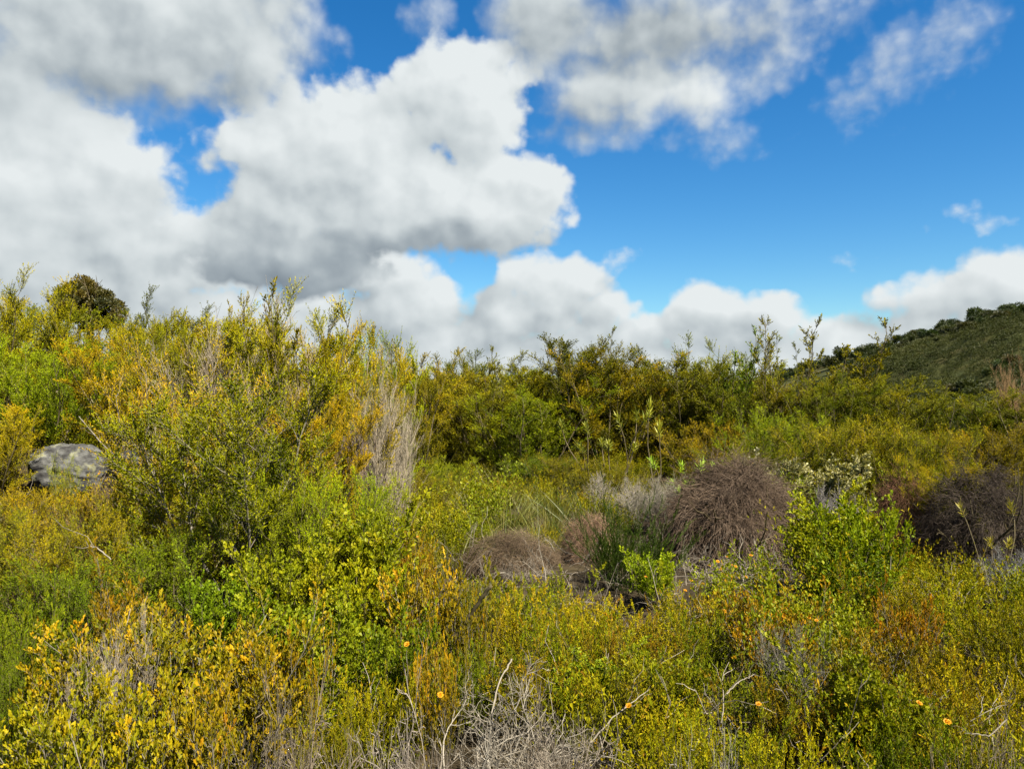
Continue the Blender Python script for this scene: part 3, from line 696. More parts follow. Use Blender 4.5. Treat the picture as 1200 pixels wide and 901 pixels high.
# ------------------------------------------------------------------ heath bushes across the foreground
G_H = 'low heath bushes in the foreground'
HEATH = [
 ('heath0', 480, 5.4, 632, 70, 'golden', 'golden heath bush beside the orange-brown sprig under the beige dead bush'),
 ('rust0', 488, 4.9, 620, 40, 'russet', 'orange-brown upright sprig among the green below the beige dead bush'),
 ('heath1', 560, 5.2, 680, 80, 'dark green', 'dark green heath bush in front of the flattened dead mound'),
 ('heath2', 620, 5.0, 676, 90, 'green', 'green heath bush right of the flattened dead mound'),
 ('heath3', 676, 4.7, 690, 90, 'yellow green', 'yellow-green heath bush in front of the pale drooping clump'),
 ('heath0', 610, 4.3, 704, 100, 'yellow green', 'yellow-green heath bush right of the broken leaning stick'),
 ('heath1', 668, 4.0, 716, 110, 'lime', 'lime heath bush in the centre of the heath, behind the branch heap'),
 ('heath2', 740, 4.1, 712, 110, 'yellow green', 'yellow-green heath bush below the broom'),
 ('rust1', 706, 3.7, 730, 80, 'plain', 'rust-brown heath bush below the broom, by a pale dead twig'),
 ('rust0', 776, 3.8, 716, 80, 'golden', 'golden rust heath bush left of the dark hollow'),
 ('heath3', 826, 3.9, 716, 90, 'olive', 'olive heath bush above the dark hollow'),
 ('heath0', 800, 4.7, 694, 70, 'green', 'green heath bush with orange flowers under the brown dead mound'),
 ('heath1', 880, 3.3, 780, 110, 'dark green', 'dark green heath bush right of the dark hollow'),
 ('heath2', 940, 3.1, 800, 110, 'olive', 'olive heath bush left of the small bright green shrub'),
 ('rust1', 930, 4.2, 706, 90, 'plain', 'rusty heath bush between the russet shrub and the green shrubs'),
 ('heath3', 1040, 4.6, 672, 90, 'yellow green', 'yellow-green heath bush in front of the golden brown upright shrub'),
 ('heath0', 1100, 4.8, 672, 100, 'yellow green', 'yellow-green heath bush at the foot of the black dead mound'),
 ('heath1', 1150, 4.4, 690, 110, 'lime', 'lime heath bush right of the narrow russet shrub'),
 ('heath2', 1190, 4.0, 712, 110, 'green', 'green heath bush at the right edge below the grey twigs'),
 ('heath3', 1096, 3.8, 738, 110, 'yellow green', 'yellow-green heath bush right of the narrow russet shrub, lower'),
 ('heath0', 1160, 3.3, 776, 120, 'golden', 'golden heath bush at the right edge above the bare twigs'),
 ('heath2', 1090, 3.2, 790, 100, 'olive', 'olive heath bush beside the second orange flower from the right'),
 ('heath1', 1046, 2.75, 846, 120, 'dark green', 'dark green heath bush at the bottom edge below the orange flower'),
 ('heath3', 850, 2.75, 836, 130, 'green', 'green heath bush at the bottom edge under the dark hollow'),
 ('heath0', 790, 2.7, 846, 110, 'yellow green', 'yellow-green heath bush at the bottom edge right of the branch heap'),
 ('heath2', 930, 2.6, 862, 120, 'yellow green', 'yellow-green heath bush at the bottom edge below the pale twig fan'),
 ('heath1', 440, 3.2, 790, 100, 'yellow green', 'yellow-green heath bush left of the dead branch heap'),
 ('heath3', 560, 3.5, 748, 100, 'olive', 'olive heath bush right behind the dead branch heap'),
 ('heath0', 628, 3.4, 760, 100, 'yellow green', 'yellow-green heath bush between the branch heap and the lime bush'),
 ('rust0', 500, 3.4, 744, 60, 'golden', 'golden rust heath bush beside the orange stalk'),
 ('heath2', 20, 3.5, 712, 110, 'dark green', 'dark green heath bush at the left edge behind the golden clump'),
 ('rust1', 1120, 2.7, 850, 100, 'olive', 'brown olive heath bush at the bottom near the right corner'),
 ('heath3', 740, 3.2, 776, 100, 'olive', 'olive heath bush beside the leaning twig with the orange flower'),
 ('heath1', 390, 2.9, 838, 80, 'green', 'green heath bush at the bottom among grey twigs'),
 ('bushy1', 10, 3.0, 770, 90, 'shade', 'dark shaded shrub at the lower left edge'),
]
for key, px, d, top, w, t, lab in HEATH:
    at(key, px, d, top, w, lab, G_H, t)
for k, (px, d, top, w, t) in enumerate([(520, 9.6, 560, 70, 'pale'), (560, 9.0, 566, 80, 'golden'), (600, 8.4, 572, 80, 'pale'), (650, 8.8, 570, 80, 'yellow green'), (548, 7.6, 592, 80, 'golden'), (690, 8.0, 578, 70, 'grey green'), (640, 7.4, 596, 80, 'pale'), (510, 8.2, 580, 60, 'golden'), (590, 7.2, 606, 70, 'pale'), (530, 6.6, 620, 60, 'yellow green')]):
    at(('blade%d' % (k % 2)), px, d, top, w, 'pale tuft of thin grass-like blades in the clearing', 'grass tufts in the clearing', t)

# dead branches
G_D = 'heaps of grey dead branches'
for key, px, d, top, w, t, lab in [
 ('tangle0', 566, 2.8, 806, 230, 'plain', 'largest heap of pale grey dead branches, centre of the bottom edge'),
 ('tangle1', 470, 2.6, 830, 150, 'plain', 'grey dead branch heap left of the largest heap'),
 ('tangle2', 650, 2.62, 830, 140, (.9, .85, .8), 'brownish dead branch heap right of the largest heap'),
 ('tangle1', 352, 2.6, 812, 130, (.8, .72, .66), 'brown grey dead branches right of the golden clump'),
 ('tangle2', 1160, 2.5, 862, 140, (.75, .68, .6), 'brown dead twigs in the lower right corner'),
 ('tangle0', 290, 2.45, 852, 130, (.7, .64, .58), 'dark dead twigs under the golden clump at the bottom'),
 ('tangle2', 840, 2.4, 872, 130, 'plain', 'grey dead twigs at the bottom edge below the dark hollow'),
 ('tangle1', 612, 6.2, 656, 70, 'plain', 'small grey dead branches at the foot of the flattened dead mound'),
 ('tangle0', 838, 6.3, 650, 110, 'plain', 'pale dead branches spilling from the foot of the brown dead mound'),
 ('tangle1', 250, 6.0, 560, 60, (.9, .85, .8), 'grey dead twigs left of the open-crowned shrub stems'),
 ]:
    at(key, px, d, top, w, lab, G_D, t)
at('greybare1', 926, 3.45, 740, 70, 'fan of pale bare twigs leaning left under the russet shrub', None)
at('greybare1', 132, 3.0, 746, 80, 'pale lichen-covered bare twigs inside the golden clump', None, (1.25, 1.25, 1.25))
at('open1', 74, 6.2, 536, 34, 'small golden sprig standing in front of the boulder crack', None, 'golden')
at('greybare0', 120, 5.5, 580, 60, 'brown bare twigs below the right end of the boulder', None, (.8, .65, .5))

# ------------------------------------------------------------------ hill
rh = R(99); hn = 0
spots = []
dd = np.linspace(50, 140, 181)
def crest(u):
    return dd[np.argmax((terrain(u * dd, dd) - EYE) / dd)]
for k in range(130):                                   # along the crest
    u = .29 + .43 * (k + rh.random()) / 130
    spots.append((u, crest(u) - 1 - 30 * rh.random() ** 1.7 * min(1, (u - .26) * 4), .55 + 1.25 * rh.random() ** 2.2, 'crest'))
for k in range(140):                                   # loose bands across the slope
    u = rh.uniform(.30, .74); d = rh.uniform(50, 84); u += .03 * math.sin(d * .6)
    spots.append((u, d, .5 + 1.0 * rh.random() ** 2, 'slope'))
for k in range(20):                                   # at its foot
    spots.append((rh.uniform(.26, .72), rh.uniform(36, 50), rh.uniform(.8, 1.3), 'foot'))
for k, (u, d, s, zone) in enumerate(spots):
    lab = {'crest': 'dark rounded shrub on the crest of the hill', 'slope': 'dark shrub dotted on the open slope of the hill', 'foot': 'dark shrub at the foot of the hill'}[zone]
    put('far%d' % (k % 4), u * d, d, s * rh.uniform(.9, 1.4), s * rh.uniform(.9, 1.3), lab, {'crest': 'shrubs along the crest of the hill', 'slope': 'shrubs dotted on the slope of the hill', 'foot': 'shrubs at the foot of the hill'}[zone],
        (1, 1, 1) if zone != 'slope' else (1.2, 1.1, 1.1))
for k, (px, d, s) in enumerate([(905, 40, 1.5), (925, 44, 1.7), (950, 42, 1.5), (880, 46, 1.2), (975, 46, 1.4), (862, 50, 1.3)]):
    put('far%d' % (k % 4), (px - 600) / F * d, d, s * 1.1, s * 1.5, 'dark bush beyond the sky gap, low on the skyline left of the hill', 'dark bushes beyond the sky gap', (.8, .85, 1))

# ------------------------------------------------------------------ ground cover (nobody could count it)
def bake(key, part):
    me = PROTO[key][0][part]
    v = np.zeros(len(me.vertices) * 3, np.float32); me.vertices.foreach_get('co', v)
    q = np.zeros(len(me.loops), np.int32); me.loops.foreach_get('vertex_index', q)
    t = np.zeros(len(me.polygons), np.float32); me.attributes['tint'].data.foreach_get('value', t)
    return v.reshape(-1, 3), q.reshape(-1, 4), t

CLEAR = [((px - 600) / F * d, d, w, f) for px, d, w, f in [(852, 7.0, .75, 1.7), (1150, 6.4, .55, 1.1), (596, 6.6, .60, 2.3), (690, 6.9, .34, 2.3), (80, 7.0, .42, 1.2), (270, 5.1, .3, .7), (872, 3.3, .28, .5), (150, 4.3, .4, .5), (470, 5.6, .3, .6), (760, 6.6, .3, .6), (620, 3.4, .2, .4), (560, 2.75, .3, .4)]]
def cover(name, label, sources, pts, scale, rng, mat, tint_fn, smooth=False, flat=1.):
    V, Q, T = [], [], []; n = 0
    for (x, y) in pts:
        if any(abs(x - cx) < cw and cd - cf < y < cd + .5 for cx, cd, cw, cf in CLEAR): continue
        if y < 8 and math.sin(x * 3.1 + 1.7 * math.sin(y * 2.3)) + math.sin(y * 3.7 + 1.3 * math.sin(x * 2.9)) > .75: continue
        v, q, t = sources[rng.integers(len(sources))]
        s = scale(x, y) * math.exp(rng.normal(0, .25)); a = rng.uniform(0, 6.28); c, si = math.cos(a), math.sin(a)
        w = np.empty_like(v)
        w[:, 0] = (v[:, 0] * c - v[:, 1] * si) * s + x; w[:, 1] = (v[:, 0] * si + v[:, 1] * c) * s + y; w[:, 2] = v[:, 2] * s * flat
        w[:, 2] += terrain(w[:, 0], w[:, 1])
        V.append(w); Q.append(q + n); T.append(np.clip(t + tint_fn(x, y) + rng.normal(0, .06), 0, 1)); n += len(v)
    me = to_mesh(name, np.concatenate(V), np.concatenate(Q), np.concatenate(T), mat, smooth)
    o = bpy.data.objects.new(name, me); COL.objects.link(o)
    o['kind'] = 'stuff'; o['label'] = label; o['category'] = 'ground cover'
    return o

def thin(src, keep, rng, grow=1.):
    """drop faces at random (every leaf is four vertices of its own); the ones kept may be larger"""
    v, q, t = src
    m = rng.random(len(q)) < keep
    q2 = q[m]
    if grow != 1:
        v = v.copy(); b0 = v[q2[:, :1]]; v[q2] = b0 + (v[q2] - b0) * grow
    used = np.unique(q2); mp = np.zeros(len(v), np.int32); mp[used] = np.arange(len(used))
    return v[used], mp[q2], t[m]

rg = R(5)
def scatter(n, y0, y1, spread=.74, x_off=0.):
    y = np.sqrt(rg.uniform(y0 * y0, y1 * y1, n)); x = rg.uniform(-spread, spread, n) * y + rg.normal(0, .3, n)
    return list(zip(x, y))
def patch(x, y):
    return .16 * math.sin(x * 1.9 + 1.1 * math.sin(y * 1.3)) + .12 * math.sin(y * 2.7 + x) - .05
mini = []
for s in range(4):
    mini.append(thin(bake('heath%d' % s, 'foliage'), .14, rg, 1.5))
cover('heath_cover', 'low mixed heath covering the ground between the shrubs', mini, scatter(430, 1.9, 7.5, .98) + scatter(520, 7.5, 15, .92), lambda x, y: .46 if y < 5 else .6, rg, M['heath'], patch)
mini = [thin(bake('bright%d' % s, 'foliage'), .10, rg, 1.3) for s in range(3)]
cover('leafy_ground_cover', 'small green leafy plants filling gaps between the heath bushes', mini, [p for p in scatter(260, 3.3, 8, .95) if patch(p[0] * 1.3 + 2, p[1]) > -.08], lambda x, y: .42, rg, M['bright'], lambda x, y: -.1)
mini = [bake('blade%d' % s, 'blades') for s in range(2)]
cover('grass_cover', 'thin grass blades growing through the heath and over the clearing', mini, scatter(50, 2.0, 6) + [p for p in scatter(420, 6, 12, .5) if p[0] > -1.6], lambda x, y: .5, rg, M['blade'], lambda x, y: .05)
def litter(n):
    g = Geo(); rng = R(77)
    y = np.sqrt(rng.uniform(1.8 ** 2, 7.5 ** 2, n)); x = rng.uniform(-.74, .74, n) * y
    S = np.stack([x, y, terrain(x, y) + rng.uniform(-.02, .16, n)], 1)
    D = rng.normal(size=(n, 3)); D[:, 2] = np.abs(D[:, 2]) * .9 + .1
    b = Br(S, D, rng.uniform(.12, .42, n), UP[None] * rng.uniform(-.1, .05, n)[:, None], .05, rng)
    tubes(g, b, .0028, .0012, 5, 3, np.clip(.5 + .22 * rng.normal(size=n), 0, 1))
    b2, i2, _ = spawn(b, 3, .2, 1, .6, .14, .1, rng, wig=.05)
    tubes(g, b2, .0015, .0009, 3, 3, np.clip(.5 + .22 * rng.normal(size=len(i2)), 0, 1))
    o = bpy.data.objects.new('dead_twig_litter', geo_mesh('dead_twig_litter', g, M['grey'], True)); COL.objects.link(o)
    o['kind'] = 'stuff'; o['label'] = 'thin dead twigs strewn through the heath'; o['category'] = 'dead twigs'
litter(1500)
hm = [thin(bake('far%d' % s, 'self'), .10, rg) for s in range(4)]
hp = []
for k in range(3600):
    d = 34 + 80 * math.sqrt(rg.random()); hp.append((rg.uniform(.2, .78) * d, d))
cover('hill_scrub', 'low scrub, darkened to olive for cloud shadow, covering the slope of the hill', hm, hp, lambda x, y: .95, rg, M['hill'], lambda x, y: -.02 + .12 * math.sin(x * .22 + y * .13) + .1 * math.sin(y * .31 - x * .12), flat=.75)

# ------------------------------------------------------------------ boulder
def boulder():
    import bmesh
    from mathutils import noise, Vector
    bm = bmesh.new(); bmesh.ops.create_icosphere(bm, subdivisions=6, radius=1)
    for v in bm.verts:
        p = v.co.copy()
        e = 2.3
        q = (abs(p.x) ** e + abs(p.y) ** e + abs(p.z) ** e) ** (1 / e)
        p = p / q                                       # blocky
        p.x *= .37; p.y *= .28; p.z *= .215
        n = noise.fractal(p * 3.2, 1.0, 2.0, 5)
        lay = noise.noise(Vector((p.x * 2, p.y * 2, p.z * 26 + p.x * 4)))
        p += v.normal * (.060 * n + .016 * lay + .012 * noise.fractal(p * 14, 1.0, 2.0, 4))
        crack = math.exp(-((p.x - .03 + .25 * p.z + .03 * noise.noise(p * 9)) / .018) ** 2) * (p.z > -.06)
        p -= v.normal * .05 * crack
        p.z += -.10 * max(p.x, 0) + .02 * math.sin(p.x * 9)
        if p.x < -.12 and p.z < -.06: p.x += .35 * (-.06 - p.z); p.y += .3 * (-.06 - p.z)   # undercut left end
        v.co = p
    for f in bm.faces: f.smooth = True
    me = bpy.data.meshes.new('boulder'); bm.to_mesh(me); bm.free(); me.materials.append(M['rock'])
    o = bpy.data.objects.new('boulder', me); COL.objects.link(o)
    d = 7.0; x = (80 - 600) / F * d
    o.location = (x, d, gz(x, d) + .26); o.rotation_euler = (.05, .06, -.25); o.scale = (.90, .95, 1.08)
    o['label'] = 'weathered grey boulder with lichen and a dark crack, half buried in the shrubs'; o['category'] = 'boulder'
boulder()
def stone(px, d, top, s, lab):
    import bmesh
    from mathutils import noise
    bm = bmesh.new(); bmesh.ops.create_icosphere(bm, subdivisions=4, radius=1)
    for v in bm.verts:
        p = v.co.copy(); n = noise.fractal(p * 1.6 + p.orthogonal() * 0 + noise.random_unit_vector() * 0, 1, 2, 4)
        v.co = p * (1 + .3 * n); v.co.x *= s * 1.3; v.co.y *= s; v.co.z *= s * .8
    for f in bm.faces: f.smooth = True
    me = bpy.data.meshes.new('stone'); bm.to_mesh(me); bm.free(); me.materials.append(M['rock'])
    o = bpy.data.objects.new('stone', me); COL.objects.link(o)
    x = (px - 600) / F * d; o.location = (x, d, EYE + (450.5 - top) / F * d - s * .8)
    o['label'] = lab; o['category'] = 'stone'; return o
stone(168, 6.9, 524, .13, 'pale grey stone glimpsed between stems right of the boulder')

# ------------------------------------------------------------------ round-crowned tree far off on the left
def round_tree():
    rng = R(300); d = 40.; x = (103 - 600) / F * d; z0 = gz(x, d)
    root = bpy.data.objects.new('round_tree', None); COL.objects.link(root); root.location = (x, d, z0)
    root['label'] = 'dark tree with a dense rounded crown rising behind the shrubs of the bank'; root['category'] = 'tree'
    top = EYE + (450.5 - 327) / F * d - z0; bot = EYE + (450.5 - 378) / F * d - z0
    H = top - bot; W = 84 / F * d
    st = Br([[0, 0, -.2]] * 1, [[.03, 0, 1]], [bot + H * .35], None, .02, rng)
    g = Geo(); tubes(g, st, .22, .12, 8, 8, .4)
    lim, _, _ = spawn(st, 16, .55, 1., .75, 1.35, .5, rng, curve=.1, wig=.04, taper=.2)
    tubes(g, lim, .08, .02, 6, 5, .4)
    l2, _, _ = spawn(lim, 6, .4, 1., .6, .6, .4, rng, taper=.3); tubes(g, l2, .025, .008, 3, 3, .4)
    tr = bpy.data.objects.new('trunk', geo_mesh('round_tree_trunk', g, M['bark'], True)); COL.objects.link(tr); tr.parent = root
    nb = 85; a = rng.uniform(0, 6.28, nb); rr = np.sqrt(rng.random(nb)); zz = rng.random(nb)
    prof = np.sqrt(np.clip(1 - (1.9 * (zz - .45)) ** 2, .05, 1))
    c = np.stack([rr * prof * W * .43 * np.cos(a), rr * prof * W * .43 * np.sin(a), bot - .35 + (H + .3) * (.08 + .80 * zz)], 1)
    c[:, 2] += .10 * H * np.where(c[:, 0] < 0, 1, -1) * (rr > .3)
    rad = rng.uniform(.22, .42, nb); n = 30000
    i = rng.integers(0, nb, n); dv = nrm(rng.normal(size=(n, 3))); P = c[i] + dv * (rad[i] * rng.random(n) ** .35)[:, None] * np.array([1.15, 1.15, .75])
    gl = Geo(); bt = .5 + rng.normal(0, .18, nb)
    put_leaves(gl, P, nrm(dv + UP * .6 + rng.normal(0, .5, (n, 3))), .13 * np.exp(rng.normal(0, .25, n)), .065, np.clip(bt[i] + rng.normal(0, .12, n), 0, 1), rng)
    cr = bpy.data.objects.new('crown', geo_mesh('round_tree_crown', gl, M['dark'])); COL.objects.link(cr); cr.parent = root; cr.color = (2.1, 1.35, 1.5, 1)
round_tree()

# ------------------------------------------------------------------ sticks and flowers
def stick(name, pts, r0, r1, lab, mat='bark', tint=.5, twigs=5, seed=1):
    """one bent dead stick given by photo points (px, py, distance)"""
    P = np.array([[(px - 600) / F * d, d, EYE + (450.5 - py) / F * d] for px, py, d in pts])
    t = np.linspace(0, 1, len(P)); k = 16; tt = np.linspace(0, 1, k)
    C = np.stack([np.interp(tt, t, P[:, j]) for j in range(3)], 1) + R(seed).normal(0, .0015, (k, 3))
    g = Geo(); sides = 6; V = []
    for j in range(k):
        tn = nrm(C[min(j + 1, k - 1)] - C[max(j - 1, 0)]); a = nrm(np.cross(tn, [0.3, 1, .2])); b = np.cross(tn, a); r = r0 + (r1 - r0) * tt[j]
        V += [C[j] + (a * math.cos(6.2832 * s / sides) + b * math.sin(6.2832 * s / sides)) * r for s in range(sides)]
    Q = [[j * sides + s, j * sides + (s + 1) % sides, (j + 1) * sides + (s + 1) % sides, (j + 1) * sides + s] for j in range(k - 1) for s in range(sides)]
    Q += [[(k - 1) * sides + 0, (k - 1) * sides + 1, (k - 1) * sides + 2, (k - 1) * sides + 3], [(k - 1) * sides + 0, (k - 1) * sides + 3, (k - 1) * sides + 4, (k - 1) * sides + 5]]
    g.add(np.array(V), Q, tint)
    if twigs:
        rng = R(seed + 5); b = Br(C[[k // 2]], nrm(C[[-1]] - C[[k // 2]]), [np.linalg.norm(C[-1] - C[k // 2])])
        b2, _, _ = spawn(b, twigs, .0, .95, .6, .12, .1, rng, wig=.06); tubes(g, b2, r1 * .6, r1 * .3, 4, 3, tint)
    o = bpy.data.objects.new(name, geo_mesh(name, g, M[mat], True)); COL.objects.link(o); o['label'] = lab; o['category'] = 'stick'
stick('dead_stick', [(546, 728, 3.75), (562, 704, 3.72), (576, 686, 3.7)], .011, .008, 'short broken brown stick with a pale snapped end, leaning right', 'bark', .35, 0, 3)
stick('dead_stick', [(690, 872, 2.9), (720, 838, 2.95), (760, 808, 3.05)], .0035, .0015, 'long thin grey twig leaning right, beside the orange flower of the heap', 'grey', .6, 4, 4)
stick('dead_stick', [(600, 772, 3.1), (584, 800, 2.95), (576, 840, 2.8)], .004, .0025, 'curved pale twig standing in the largest dead branch heap', 'grey', .55, 5, 5)
stick('dead_stick', [(166, 566, 5.75), (118, 518, 5.9), (92, 488, 6.0)], .007, .003, 'straight pale stem slanting up left across the right end of the boulder', 'pale', .6, 6, 6)
stick('dead_stick', [(196, 572, 5.6), (184, 520, 5.7), (178, 470, 5.8)], .006, .003, 'upright pale stem just right of the slanting stem by the boulder', 'pale', .65, 5, 7)
stick('dead_stick', [(852, 812, 2.95), (866, 798, 3.0), (884, 790, 3.05)], .0026, .0012, 'short curved grey twig over the dark hollow', 'grey', .5, 3, 8)
stick('dead_stick', [(130, 655, 3.9), (112, 641, 3.9), (104, 640, 3.9)], .004, .004, 'thin pale twig with a white tip above the golden clump', 'pale', .6, 4, 9)
stick('dead_stick', [(1180, 842, 2.7), (1160, 862, 2.65), (1130, 858, 2.6)], .003, .0012, 'grey twig bowed over the brown twigs in the lower right', 'grey', .4, 4, 10)

def flower_meshes():
    g = Geo(); rng = R(400); n = 14
    a = np.arange(n) * 6.2832 / n + rng.normal(0, .08, n); D = nrm(np.stack([np.cos(a), np.sin(a), np.full(n, .35)], 1))
    put_leaves(g, np.zeros((n, 3)), D, .020, .009, np.clip(.5 + rng.normal(0, .25, n), 0, 1), rng, .6, np.cross(D, np.cross(D, UP)))
    a = a + .2; D = nrm(np.stack([np.cos(a), np.sin(a), np.full(n, .8)], 1))
    put_leaves(g, np.array([[0, 0, .002]] * n), D, .014, .007, np.clip(.6 + rng.normal(0, .25, n), 0, 1), rng, .6)
    pet = geo_mesh('flower_petals', g, M['flower'])
    g = Geo(); st = Br([[0, 0, -.14]], [[.05, 0, 1]], [.14], None, .02, rng); tubes(g, st, .0016, .0012, 5, 4, .5)
    return pet, geo_mesh('flower_stalk', g, M['broom'], True)
PET, STALK = flower_meshes()
FL = [(477, 755, 3.15, 'orange flower between the bright green shrubs and the orange stalk'), (737, 827, 2.9, 'orange flower at the end of the thin leaning twig'),
 (889, 825, 2.85, 'orange flower right of the dark hollow, below the pale twig fan'), (1077, 824, 2.8, 'orange flower beside the small bright green shrub low at right'),
 (1110, 846, 2.6, 'lowest orange flower, nearest the lower right corner'), (849, 716, 3.8, 'orange flower alone left of the pair above the pale twig fan'),
 (948, 724, 3.55, 'left orange flower of the pair above the pale twig fan'), (957, 727, 3.55, 'right orange flower of the pair above the pale twig fan'),
 (757, 676, 5.2, 'orange flower at the foot of the dark green broom'), (490, 629, 4.7, 'small orange flower beside the orange-brown sprig'),
 (116, 555, 5.9, 'single orange flower just under the right end of the boulder'), (516, 814, 2.9, 'orange flower on the orange stalk left of the dead heap'),
 (882, 542, 8.4, 'small orange flower on the shoulder of the brown dead mound')]
for px, py, d, lab in FL + [(852, 652, 5.3, None), (841, 658, 5.3, None), (858, 662, 5.2, None), (862, 664, 5.2, None), (831, 663, 5.1, None), (810, 680, 4.9, None), (824, 684, 4.8, None), (838, 695, 4.6, None), (880, 651, 5.2, None), (874, 676, 4.7, None), (803, 692, 4.6, None)]:
    root = bpy.data.objects.new('orange_flower', None); COL.objects.link(root)
    root.location = ((px - 600) / F * d, d, EYE + (450.5 - py) / F * d); root.rotation_euler = (rs.uniform(.2, .8), rs.uniform(-.3, .3), rs.uniform(-.5, .5))
    s = rs.uniform(.45, .75); root.scale = (s, s, s)
    root['label'] = lab or 'tiny orange flower in the patch under the brown dead mound'; root['category'] = 'flower'; root['group'] = 'orange flowers in the heath' if lab else 'tiny orange flowers under the dead mound'
    for nm, me in (('petals', PET), ('stalk', STALK)):
        o = bpy.data.objects.new(nm, me); COL.objects.link(o); o.parent = root

for k, (x, y, key, s, t) in enumerate([(3.1, 3.2, 'heath1', 1.1, 'yellow green'), (3.9, 4.3, 'heath2', 1.2, 'golden'), (4.9, 5.6, 'bushy1', 1., 'olive'), (6.2, 7.2, 'bushy2', 1.1, 'olive'), (-2.9, 3.0, 'gold1', 1., 'plain'), (-3.8, 4.2, 'bushy0', .9, 'golden'), (-5.2, 5.8, 'needle1', .9, 'golden'), (8.4, 9.4, 'needle2', .8, 'olive'), (-7.6, 8.2, 'needle0', 1., 'golden')]):
    put(key, x, y, s, s, ['yellow-green heath bush past the right end of the foreground heath', 'golden heath bush past the golden rosette plant', 'olive bushy shrub to the right of the black dead mound', 'larger olive bushy shrub behind and right of the black dead mound', 'golden leafy shrub left of the corner one', 'golden bushy shrub left of the golden clump', 'golden needle shrub left of the boulder slope', 'olive needle shrub right of the hill foot shrubs', 'golden needle shrub left of the tall bank shrubs'][k], None, t)

# ------------------------------------------------------------------ ground sheet
def ground():
    xs = np.concatenate([-np.geomspace(1500, 12, 26), np.linspace(-11.5, 11.5, 116), np.geomspace(12, 70, 50), np.geomspace(74, 1500, 22)])
    ys = np.concatenate([-np.geomspace(1500, 4, 22), np.linspace(-3.5, 16, 110), np.geomspace(16.5, 120, 76), np.geomspace(126, 1800, 24)])
    X, Y = np.meshgrid(xs, ys); Z = terrain(X, Y)
    nx, ny = len(xs), len(ys)
    v = np.stack([X, Y, Z], -1).reshape(-1, 3)
    i = np.arange(nx - 1)[None] + (np.arange(ny - 1) * nx)[:, None]
    q = np.stack([i, i + 1, i + nx + 1, i + nx], -1).reshape(-1, 4)
    o = bpy.data.objects.new('ground', to_mesh('ground', v, q, np.zeros(len(q)), M['soil'], True)); COL.objects.link(o)
    o['kind'] = 'structure'
ground()

# ------------------------------------------------------------------ sky with clouds
SUN_AZ, SUN_EL = math.radians(132), math.radians(52)      # azimuth clockwise from the view direction
def px_ang(px, py):
    x, z = (px - 600) / F, (450.5 - py) / F
    return math.atan2(x, 1), math.atan2(z, math.hypot(x, 1))

# cloud masses seen in the sky, far banks first: photo px, photo py, rx, ry, weight; then their grey undersides
BANKS = [
 (200, 305, 85, 68, 1), (150, 345, 110, 50, .9), (250, 355, 90, 50, .8), (452, 322, 58, 46, .9), (490, 372, 78, 48, .95), (565, 388, 60, 36, .8),
 (642, 338, 64, 50, 1), (600, 374, 72, 44, .9), (692, 378, 54, 36, .85), (360, 378, 170, 48, .8), (500, 412, 130, 42, .8), (650, 412, 130, 34, .8), (745, 398, 60, 26, .7),
 (110, 392, 220, 60, .9), (330, 412, 260, 45, .8), (620, 424, 200, 34, .8),
 (832, 370, 46, 34, .85), (808, 392, 50, 26, .8), (902, 376, 38, 26, .8), (868, 396, 60, 30, .8), (968, 398, 70, 30, .75), (930, 428, 360, 36, .85), (1182, 330, 70, 38, .75), (1112, 352, 64, 32, .7), (1050, 396, 190, 36, .75), (1186, 376, 100, 46, .8),
 (1040, 342, 36, 18, .34), (1134, 272, 34, 18, .26), (1022, 300, 36, 16, .24), (722, 306, 56, 22, .28), (985, 372, 30, 18, .4)]
BANK_SHADES = [(640, 405, 130, 40, .5), (552, 362, 60, 45, .5), (380, 398, 180, 38, .45), (1080, 380, 220, 30, .4), (880, 402, 140, 28, .4), (130, 372, 140, 40, .5), (700, 372, 40, 40, .3), (455, 365, 60, 30, .3)]
MAIN = [
 (62, 222, 145, 112, 1), (128, 208, 70, 76, .75), (25, 312, 130, 85, .9), (100, 290, 100, 60, .7),
 (400, 190, 145, 92, 1), (316, 160, 58, 54, .7), (540, 122, 84, 82, 1), (515, 78, 46, 32, .7), (578, 235, 92, 68, 1), (470, 240, 160, 72, 1), (338, 240, 72, 54, .9), (350, 308, 125, 46, .95), (300, 285, 70, 55, .8), (440, 130, 50, 40, .6)]
MAIN_SHADES = [(350, 318, 155, 52, 1.0), (430, 300, 110, 34, .75), (40, 340, 190, 65, .42), (530, 288, 160, 34, .55), (420, 238, 90, 40, .28), (300, 262, 60, 50, .45), (160, 250, 60, 50, .3)]
HIGH = [
 (150, 30, 225, 92, 1), (290, 42, 92, 92, .9), (50, 85, 110, 76, .75), (322, 6, 60, 66, .8), (215, 96, 66, 36, .45),
 (640, 24, 84, 60, .85), (750, 38, 165, 52, .9), (730, 102, 116, 52, .85), (818, 112, 64, 42, .8), (690, 150, 76, 34, .45), (890, 84, 54, 46, .48), (860, 44, 130, 46, .42), (940, 76, 48, 28, .34),
 (1082, 48, 78, 44, .46), (1046, 84, 62, 42, .34), (1004, 122, 52, 36, .30), (940, 2, 150, 30, .34), (840, 165, 70, 26, .24), (505, 14, 44, 44, .36)]
HIGH_SHADES = [(170, 62, 230, 80, .50), (745, 30, 200, 62, .9), (325, 20, 100, 60, .4), (860, 40, 120, 40, .5), (680, 130, 80, 50, .5), (225, 115, 90, 40, .5)]

